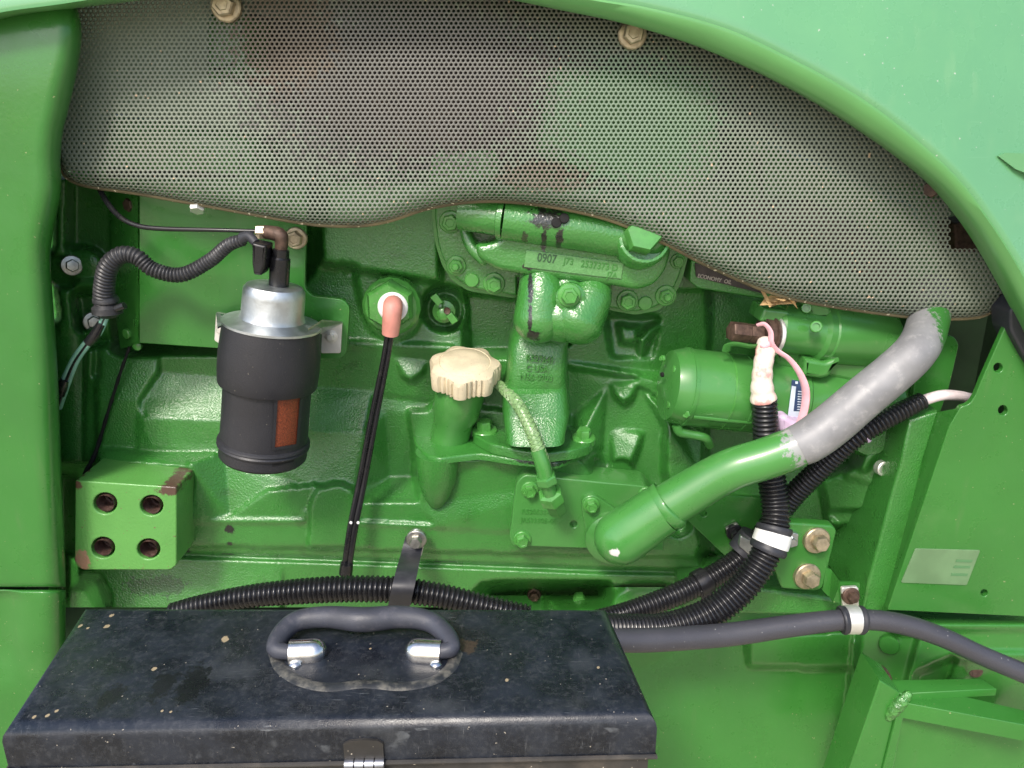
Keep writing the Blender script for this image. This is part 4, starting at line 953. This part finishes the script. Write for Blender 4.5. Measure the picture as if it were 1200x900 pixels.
for an in (.6, 2.4, 3.9, 5.3):
    u_ = adir/np.linalg.norm(adir); h_ = np.array([0, -1., 0]); n1 = h_-u_*(h_ @ u_); n1 /= np.linalg.norm(n1); n2 = np.cross(u_, n1)
    p_ = a0+u_*(-.010)+(n1*math.cos(an)+n2*math.sin(an))*28*ss
    lathe('end_screw', p_, -u_, [(.0052, -.002), (.0052, .002), (.003, .0026)], 'boltgreen', st, 10)
# front-end details
bolt(st, 776.5, 420, YS-.012, 4, 'boltgreen', 'flange', n=(-.9, -.4, 0)); bolt(st, 803, 470, YS-.052, 7, 'boltgreen', 'plug', n=(-.75, -.65, 0)); bolt(st, 806, 484, YS-.050, 7, 'boltgreen', 'flange', n=(-.6, -.8, 0)); bolt(st, 776, 439, YS-.02, 3, 'black', 'plug', n=(-.9, -.4, 0), name='screw_hole')
prism('clip', [(816, 467), (835, 470), (836, 487), (818, 486)], YS-.0545, YS-.040, 'castpad', st, .001)
tube('through_bolt', [(812, 487, YS-.050, 4.5), (850, 491, YS-.046, 4.5), (884, 494, YS-.042, 4.5)], 'pipegreen', st, 8, 10)
tube('vent_tube', [(793, 498, YS-.03, 6), (797, 506, YS-.03, 6), (810, 509, YS-.03, 5.5), (826, 513, YS-.03, 5.5), (832, 522, YS-.02, 5)], 'pipegreen', st, 20, 12)
def on_motor(px, py, r):
    dx, dy, dz = ray(px, py); d = np.array([dx, dy, dz], float); u = adir/Ls; o = CAM-a0
    dp = d-u*(d @ u); op = o-u*(o @ u); aa = dp @ dp; bb = 2*dp @ op; cc = op @ op-r*r
    return CAM+d*((-bb-math.sqrt(max(0, bb*bb-4*aa*cc)))/(2*aa))
def motor_patch(name, quad, material, parent, lift, nx=4, ny=8):
    (x0, y0), (x1, y1), (x2, y2), (x3, y3) = quad
    V = [on_motor((x0*(1-i/nx)+x1*i/nx)*(1-j/ny)+(x3*(1-i/nx)+x2*i/nx)*j/ny, (y0*(1-i/nx)+y1*i/nx)*(1-j/ny)+(y3*(1-i/nx)+y2*i/nx)*j/ny, 45*ss+lift) for j in range(ny+1) for i in range(nx+1)]
    F = [[j*(nx+1)+i, (j+1)*(nx+1)+i, (j+1)*(nx+1)+i+1, j*(nx+1)+i+1] for j in range(ny) for i in range(nx)]
    return obj(name, V, F, material, parent, sharp=None)
stk = motor_patch('sticker', [(928, 445), (946, 448), (940, 490), (923, 490)], 'blue', st, .0006)
motor_patch('sticker_panel', [(928, 452), (933, 453), (929, 490), (923, 489)], 'palelabel', stk, .0010); motor_patch('sticker_panel', [(929, 482), (941, 482), (936, 494), (922, 490)], 'palelabel', stk, .0012)
for k in range(8): motor_patch('sticker_line', [(935, 458+k*3), (942-k*.3, 458.6+k*3), (942-k*.3, 459.8+k*3), (935-k*.2, 459.2+k*3)], 'palelabel', stk, .0011, 2, 1)
motor_patch('sticker_panel', [(932, 447), (935, 447), (935, 450), (932, 450)], 'palelabel', stk, .0011, 2, 1)
# nose housing
nose0 = P(985, 470, YS+.008); lathe('nose_housing', nose0, adir, [(.038, 0), (.038, .03), (.042, .034), (.042, .05), (.034, .054), (.034, .07)], 'pipegreen', st, 40)
# dry leaf caught above the solenoid
gl = G(); cl = P(911, 352, -.10)
for k in range(9):
    a = np.array([random.uniform(-.014, .016), random.uniform(-.008, .008), random.uniform(-.007, .007)]); t1 = np.random.normal(size=3)*.006; t2 = np.random.normal(size=3)*.004
    b = len(gl.v); gl.v += [tuple(cl+a-t1), tuple(cl+a+t2), tuple(cl+a+t1), tuple(cl+a-t2+np.array([0, -.002, .001]))]; gl.f.append([b, b+1, b+2, b+3])
gl.add([cl+np.array([-.02, .0, -.006]), cl+np.array([.02, -.004, -.003]), cl+np.array([.03, .01, .003]), cl+np.array([-.01, .012, .002])], [[0, 1, 2, 3]])
lf = gl.obj('dry_leaf', 'leaf', None, sharp=None); lf['label'] = 'crumpled dry brown leaf caught above the starter solenoid under the screen'; lf['category'] = 'leaf'

# ================================================================== BREATHER PIPE
pipe = empty('breather_pipe', P(735, 640, -.12), 'thick green pipe rising diagonally to the screen, its upper half worn bare silver', 'pipe')
tube('end_sleeve', [(728, 630, -.150, 32), (746, 617, -.152, 31.5), (768, 602, -.154, 30.5), (778, 596, -.155, 30)], 'pipegreen', pipe, 20, 36, roundcap=(1, 0))
tube('sleeve_ring', [(776, 597, -.155, 29), (780, 594, -.155, 30.2), (784, 591.6, -.155, 30), (786, 590, -.155, 27)], 'pipegreen', pipe, 8, 36)
tube('green_pipe', [(770, 600, -.154, 26), (800, 582, -.155, 26), (835, 561, -.158, 25), (862, 548, -.162, 24.5), (895, 538, -.165, 24.5), (925, 527, -.168, 24.5), (938, 521, -.169, 24)], 'pipegreen', pipe, 50, 32)
tube('bare_pipe', [(935, 522.5, -.169, 24.6), (950, 515, -.17, 25.5), (975, 497, -.168, 25.5), (1010, 467, -.165, 25), (1045, 438, -.16, 24.5), (1068, 417, -.157, 24), (1080, 400, -.135, 23.5), (1087, 380, -.105, 23), (1091, 357, -.075, 22.5), (1092, 335, -.055, 22)], 'silverpipe', pipe, 60, 32, label='worn bare silver upper length of the pipe')

# ================================================================== BRAIDED LINE
bl = empty('braided_line', P(648, 600, -.08), 'thin braided hose painted green running from the cream cap to the cover plate', 'hose')
bpts = [(572, 440, -.010, 5), (588, 454, -.040, 5.5), (604, 470, -.08, 6.5), (617, 492, -.10, 7), (627, 515, -.115, 7.5), (634, 536, -.122, 8), (639, 552, -.122, 8)]
w, r = px_path(bpts, 90); gb = tube_data(w, r*.96, 16)
gb.obj('braid_core', 'braid', bl)
# plaited strands wound both ways round the hose
t_, n__, b__ = frames(w); gs = G()
for hand in (1, -1):
    for k in range(5):
        ph = 2*math.pi*k/5+hand*np.linspace(0, 11*math.pi, 90)
        pth = w+(n__*np.cos(ph)[:, None]+b__*np.sin(ph)[:, None])*(r*1.0)[:, None]
        d_ = tube_data(pth, .00085, 4); gs.add(d_.v, d_.f)
gs.obj('braid_strands', 'braid', bl, kind='stuff', sharp=60)
tube('ferrule', [(630, 527, -.121, 8.6), (636, 545, -.124, 9.2), (640, 562, -.124, 9.2)], 'pipegreen', bl, 8, 18)
lathe('hex_nut', P(639, 557, -.124), P(644, 574, -.122)-P(639, 557, -.124), [(.0125, 0), (.0135, .002), (.0135, .010), (.0125, .012)], 'pipegreen', bl, 6, sharp=20)
tube('stub', [(641, 566, -.122, 8.5), (645, 580, -.118, 8.5)], 'pipegreen', bl, 5, 16)
lathe('hex_nut', P(644, 577, -.117), P(651, 594, -.108)-P(644, 577, -.117), [(.011, -.001), (.0155, .001), (.0160, .004), (.0160, .015), (.0140, .018)], 'boltgreen', bl, 6, sharp=20)
lathe('elbow_end', P(649, 588, -.112), P(657, 606, -.098)-P(649, 588, -.112), [(.0122, 0), (.0122, .014), (.0095, .022), (.006, .0225)], 'pipegreen', bl, 6, sharp=20)

# ================================================================== STARTER CABLE (tape, cap strap, thick conduit, clamp)
sc_ = empty('starter_cable', P(905, 640, -.14), 'thick shiny black corrugated cable with white and pink taped end dropping from starter', 'cable')
cpts = [(896, 466, -.112, 14.5), (897, 500, -.114, 15), (901, 540, -.116, 16), (907, 580, -.124, 16.5), (909, 608, -.136, 17), (903, 635, -.148, 17.5), (888, 666, -.158, 17.8), (862, 697, -.168, 18), (826, 722, -.178, 18.4), (780, 736, -.190, 18), (735, 737, -.205, 17.5), (690, 735, -.225, 17)]
conduit('conduit', cpts, .0056, .0022, 'conduit', sc_, 22)
w, r = px_path([(897, 400, -.094, 9.5), (897, 412, -.100, 11), (894, 430, -.106, 11), (893, 452, -.111, 12.5), (895, 470, -.112, 15)], 40)
g = tube_data(w, r*(1+.045*((np.arange(40)/6.5) % 1)+.03*np.sin(np.arange(40)*.9)), 20, roundcap=(.6, 0)); g.obj('taped_end', 'tape', sc_, sharp=60, label='white tape stained pink')
# rubber-lined clamp
cw, cr = px_path([(908, 616, -.140, 19.5), (906, 626, -.144, 20.5), (903, 636, -.148, 21), (899, 646, -.151, 20.5)], 16)
tube_data(cw, cr*np.r_[1.02, 1.06, 1.06, 1.02, .96, .96, .96, .96, .96, .96, .96, .96, 1.02, 1.06, 1.06, 1.02], 28).obj('clamp_rubber', 'rubber', sc_)
tube_data(cw[4:12], cr[4:12]*1.03, 28).obj('clamp_band', 'whitepaint', sc_)
prism('clamp_ear', round_poly([(917, 622), (936, 626), (935, 640), (914, 644)], 2), -.118, -.112, 'galv', sc_, .0008); bolt(sc_, 927, 634, -.118, 6, 'galv', 'hex')
cs = empty('cap_strap', P(935, 505, -.12), 'pink plastic strap looping from brown terminal nut to a lilac rubber cap', 'strap')
tube('strap', [(887, 381, -.096, 2), (896, 380, -.103, 3), (903, 389, -.107, 3.6), (904, 402, -.108, 4), (911, 411, -.108, 4.2), (925, 421, -.112, 4.2), (937, 437, -.116, 5), (944, 456, -.118, 5.6), (943, 478, -.118, 5.4), (936, 498, -.117, 4.6), (926, 512, -.115, 3.5)], 'pinkstrap', cs, 60, 10, flat=.4)
tube('strap_tail', [(902, 403, -.108, 4), (896, 406, -.108, 3.2), (891, 404, -.106, 2)], 'pinkstrap', cs, 10, 8, flat=.5)
prism('cap', round_poly([(913, 489), (922, 487), (930, 494), (944, 496), (950, 500), (936, 512), (920, 514), (914, 505)], 4), -.113, -.085, 'lilac', cs, .006)

# second conduit, zip tie and pale tip
c2 = empty('thin_conduit', P(870, 660, -.1), 'thinner black corrugated conduit with a white cable tip entering the dark gap', 'cable')
p2 = [(1082, 469, -.10, 10.5), (1060, 480, -.105, 11.5), (1030, 496, -.11, 12), (1000, 515, -.11, 12.5), (965, 546, -.10, 13), (930, 580, -.09, 13.5), (905, 612, -.088, 13.5), (882, 642, -.092, 14), (855, 664, -.105, 14), (820, 684, -.12, 13.8), (780, 702, -.135, 13.5), (735, 718, -.15, 13), (690, 730, -.17, 13)]
conduit('conduit', p2, .0052, .002, 'conduit', c2, 18)
tube('cable_core', [(1070, 475, -.10, 6.5), (1086, 468, -.10, 6.5), (1105, 463, -.098, 6.3), (1125, 464, -.085, 6), (1140, 467, -.06, 6), (1165, 468, -.0, 6)], 'whitecable', c2, 24, 14)
tube('repair_patch', [(1010, 509, -.1145, 5), (1014, 511.5, -.1155, 6), (1018, 516, -.1145, 4)], 'lilac', c2, 6, 8)
zw, zr = px_path([(829, 679, -.116, 16), (824, 682, -.118, 16.5), (816, 686, -.121, 16)], 6); tube_data(zw, zr, 18).obj('zip_tie', 'conduit', c2)
prism('tie_block', round_poly([(820, 693), (834, 690), (836, 703), (824, 707)], 3), -.135, -.115, 'conduit', c2, .002)
kw, kr = px_path([(884, 628, -.094, 17), (878, 636, -.094, 17.5), (868, 648, -.096, 17)], 8); tube_data(kw, kr, 22).obj('clamp_rubber', 'rubber', c2)
prism('clamp_band', round_poly([(868, 628), (884, 636), (878, 650), (866, 640)], 2), -.1155, -.110, 'galv', c2, .001)

# small brackets that carry the cables
tp = [(790, 578), (893, 583), (905, 640), (880, 665), (849, 651), (802, 606)]
tpl = prism('clip_plate', round_poly(tp, [6, 0, 0, 0, 3, 5]), -.066, -.060, 'sheet', engine, .001, holes=[(circle(824.5, 602, 4, 12), None)])
prism('clamp_ear', round_poly([(850, 620), (864, 613), (872, 624), (858, 634)], 2), -.0725, -.067, 'steel', tpl, .0006); bolt(tpl, 861, 624, -.073, 10, 'conduit', 'washer')
bp = [(918, 612), (935, 613), (976, 616), (981, 622), (965, 690), (955, 693), (916, 690), (905, 660)]
bpl = prism('bolt_bracket', round_poly(bp, [2, 4, 5, 4, 5, 4, 4, 0]), -.112, -.098, 'sheet', engine, .003)
bolt(bpl, 957, 633, -.114, 16, 'zinc', 'washer', n=(.12, -.98, .1)); bolt(bpl, 946, 675, -.114, 16, 'zinc', 'washer', n=(.12, -.98, .1))
gB = G(); prs = [((968, 665), (964, 692)), ((975, 668), (972, 700)), ((985, 682), (976, 706)), ((1008, 684), (1005, 708))]; Ys = [-.112, -.112, -.128, -.132]
for (a, b), y in zip(prs, Ys): gB.v += [tuple(P(*a, y)), tuple(P(*b, y))]
gB.f = [[0, 1, 3, 2], [2, 3, 5, 4], [4, 5, 7, 6]]; k = len(gB.v); gB.v += [tuple(np.array(p)+np.array([0, .004, 0])) for p in gB.v]
gB.f += [[f+k for f in q[::-1]] for q in gB.f]+[[0, 2, 2+k, k], [2, 4, 4+k, 2+k], [4, 6, 6+k, 4+k]]
gB.obj('bracket_tongue', 'sheet', bpl, sharp=60)

# grey hose with P-clip
gh = empty('grey_hose', P(997, 735, -.2), 'smooth dark grey hose sweeping behind the toolbox to the right frame edge', 'hose')
tube('hose_body', [(640, 745, -.24, 13.5), (700, 749, -.232, 14), (760, 750, -.222, 14), (850, 744, -.208, 13.5), (930, 733, -.2, 12.8), (997, 726, -.198, 12), (1050, 730, -.2, 12), (1100, 745, -.205, 11.8), (1150, 768, -.21, 11.5), (1200, 789, -.215, 11.5), (1260, 815, -.22, 11.5)], 'hose', gh, 90, 24)
cw, cr = px_path([(985, 727, -.198, 15.5), (993, 726.3, -.198, 16), (1003, 726.3, -.198, 16), (1012, 727, -.198, 15.5)], 16)
pc = tube_data(cw, cr*np.r_[1.0, 1.07, 1.07, 1.0, 1, 1, 1, 1, 1, 1, 1, 1, 1.0, 1.07, 1.07, 1.0], 26).obj('clip_rubber', 'rubber', gh)
tube_data(cw[4:12], cr[4:12]*1.03, 26).obj('clip_band', 'whitezinc', gh)
prism('clip_ear', round_poly([(986, 689), (1006, 688), (1007, 714), (988, 716)], 3), -.1385, -.134, 'whitezinc', gh, .0008); bolt(gh, 997, 698, -.139, 10.5, 'brownsteel', 'washer', n=(.1, -.98, .15))

# fat conduit behind the toolbox, with strap
fc = empty('long_conduit', P(420, 690, -.2), 'long black corrugated conduit lying along the pan rail just behind the toolbox', 'cable')
conduit('conduit', [(200, 718, -.15, 11), (235, 709, -.15, 12), (290, 699, -.15, 13.5), (350, 693, -.15, 15), (410, 690, -.15, 15.5), (470, 691.5, -.15, 15.5), (520, 699, -.15, 14.5), (570, 711, -.15, 14), (620, 722, -.15, 13)], .0062, .0024, 'conduit', fc, 20)
sw = [(487, 629, -.062), (484, 640, -.066), (481, 652, -.085), (477, 668, -.150), (472, 690, -.178), (467, 712, -.170)]
q = catmull(sw, 24); ws = P(q[:, 0], q[:, 1], q[:, 2]); half = .0135
gS = G()
for p in ws: gS.v += [tuple(p+np.array([-half, 0, 0])), tuple(p+np.array([half, 0, 0]))]
gS.v += [tuple(np.array(p)+np.array([0, .003, .0])) for p in gS.v]; m_ = 2*len(ws)
for i in range(len(ws)-1): gS.f += [[2*i, 2*i+2, 2*i+3, 2*i+1], [m_+2*i, m_+2*i+1, m_+2*i+3, m_+2*i+2], [2*i, m_+2*i, m_+2*i+2, 2*i+2], [2*i+1, 2*i+3, m_+2*i+3, m_+2*i+1]]
gS.obj('strap', 'rubber', fc, sharp=60)
prism('strap_end', round_poly([(477, 626), (487, 619), (499, 626), (494, 654), (477, 652)], 6), -.0675, -.064, 'galv', fc, .0008); bolt(fc, 488, 632, -.0685, 12, 'steel', 'washer')

# ================================================================== TOOLBOX
ZL = float(P(420, 710, -.33)[2])
tb = empty('toolbox', PZ(400, 800, ZL-.18)*np.array([1, 1, 1]), 'dusty dark blue black steel toolbox with folded handle in front of the engine', 'toolbox')
cor = PZ([97, 712, 771, -1], [708, 709, 839, 855], ZL)[:, :2]
def rr2(w, r, n=6):
    return np.array(round_poly([tuple(p) for p in w], r, n))
lidw = rr2(cor, .009)
gL = zprism(lidw, ZL, ZL-.040, .012)
lid = gL.obj('lid', 'box', tb, sharp=45)
# folded hem along the lid's lower edge
bead = offset2(lidw if area2(lidw) > 0 else lidw[::-1], -.0008)
pb = np.array([[p[0], p[1], ZL-.0395] for p in bead]); pb = np.vstack([pb, pb[:1]])
tube_data(pb, .0022, 8, cap=False).obj('lid_hem', 'boxbody', lid)
bodyw = offset2(lidw if area2(lidw) > 0 else lidw[::-1], .004)
zprism(bodyw, ZL-.036, ZL-.19, .0005).obj('box_body', 'boxbody', tb)
# embossed panel round the handle
em = smooth_poly([(322, 766), (333, 788), (355, 802), (385, 809), (430, 806), (470, 808), (505, 801), (526, 788), (535, 768)], 5, closed=True)
emw = catmull([(322, 768, 0), (330, 786, 0), (352, 801, 0), (385, 808, 0), (428, 804, 0), (470, 807, 0), (505, 801, 0), (527, 786, 0), (535, 768, 0)], 60)
pw = PZ(emw[:, 0], emw[:, 1], ZL-.0022)
tube_data(pw-np.array([0, 0, .0065]), .0105, 14, roundcap=(1, 1)).obj('embossed_ridge', 'boxdust', lid, sharp=60)
# handle and its two chromed lugs
def PZr(pts): return np.array([PZ(a, b, ZL+h) for a, b, h, r in pts]), np.array([r for *_, r in pts])
hp = [(352, 764, .007, 8), (338, 764, .007, 9), (323, 760, .008, 10.5), (329, 744, .011, 12), (348, 728, .014, 13), (382, 723, .016, 13.5), (426, 726, .017, 15.5), (468, 723, .016, 14), (502, 728, .014, 13), (522, 743, .011, 12), (529, 759, .008, 10.5), (516, 763, .007, 9), (503, 763, .007, 8)]
hc = catmull(hp, 90); hw = np.array([PZ(a[0], a[1], ZL+a[2]) for a in hc]); hr = np.array([a[3] for a in hc])*S(430, 740, -.36)*.9
tube_data(hw, hr, 20, roundcap=(.5, .5)).obj('handle', 'handle', tb, sharp=60)
for sg, x in ((1, 340), (-1, 517)):
    p0 = PZ(x, 765, ZL+.004); p1 = PZ(x+sg*28, 763.5, ZL+.004)
    path = np.linspace(0, 1, 10)[:, None]*(p1-p0)+p0
    lug = tube_data(path, np.full(10, .0115), 24, roundcap=(0, 1)).obj('handle_lug', 'chrome', tb, sharp=50)
    o = PZ(x+sg*6, 779, ZL); lathe('rivet', o, (0, 0, 1), [(.0055, -.001), (.0052, .0015), (.0035, .003), (.001, .0036)], 'chrome', lug, 16)
    zprism(PZ([x, x+sg*12, x+sg*13, x+sg*6, x-sg*1], [770, 772, 780, 784, 780], ZL)[:, :2], ZL+.0012, ZL-.001, .0003).obj('rivet_leaf', 'chrome', lug)
# front hasp: hinge leaf and knuckles
Fy = lambda x, y: float(0)
c0, c1 = cor[3], cor[2]; fd = (c1-c0)/np.linalg.norm(c1-c0); fn = np.array([fd[1], -fd[0]])
def front(px, z, out):
    s_ = (PZ(px, 850, ZL)[:2]-c0) @ fd; p = c0+fd*s_+fn*out; return np.array([p[0], p[1], z])
g = G(); xs_ = [400, 408, 424, 440, 447]; tops = [-.0195, -.0165, -.0155, -.0165, -.0195]
for out in (.0022, -.001):
    for x, t in zip(xs_, tops): g.v.append(tuple(front(x, ZL+t, out)))
    for x in xs_[::-1]: g.v.append(tuple(front(x, ZL-.0335, out)))
g.f = [list(range(10)), list(range(10, 20))[::-1]]+[[i, (i+1) % 10, 10+(i+1) % 10, 10+i] for i in range(10)]
hasp = g.obj('hasp', 'boxbody', tb, sharp=30)
for k in range(4):
    x0 = 400+k*12; a = front(x0+.6, ZL-.0385, .003); b = front(x0+11.2, ZL-.0385, .003)
    tube_data(np.linspace(0, 1, 4)[:, None]*(b-a)+a, .0052, 14).obj('hinge_knuckle', 'darkchrome', hasp, sharp=50)
g = G()
for out in (.003, -.001):
    for x, z in ((401, -.044), (447, -.044), (447, -.085), (401, -.085)): g.v.append(tuple(front(x, ZL+z, out)))
g.f = [[0, 1, 2, 3], [7, 6, 5, 4], [0, 4, 5, 1], [1, 5, 6, 2], [2, 6, 7, 3], [3, 7, 4, 0]]
g.obj('hasp_plate', 'boxbody', hasp)
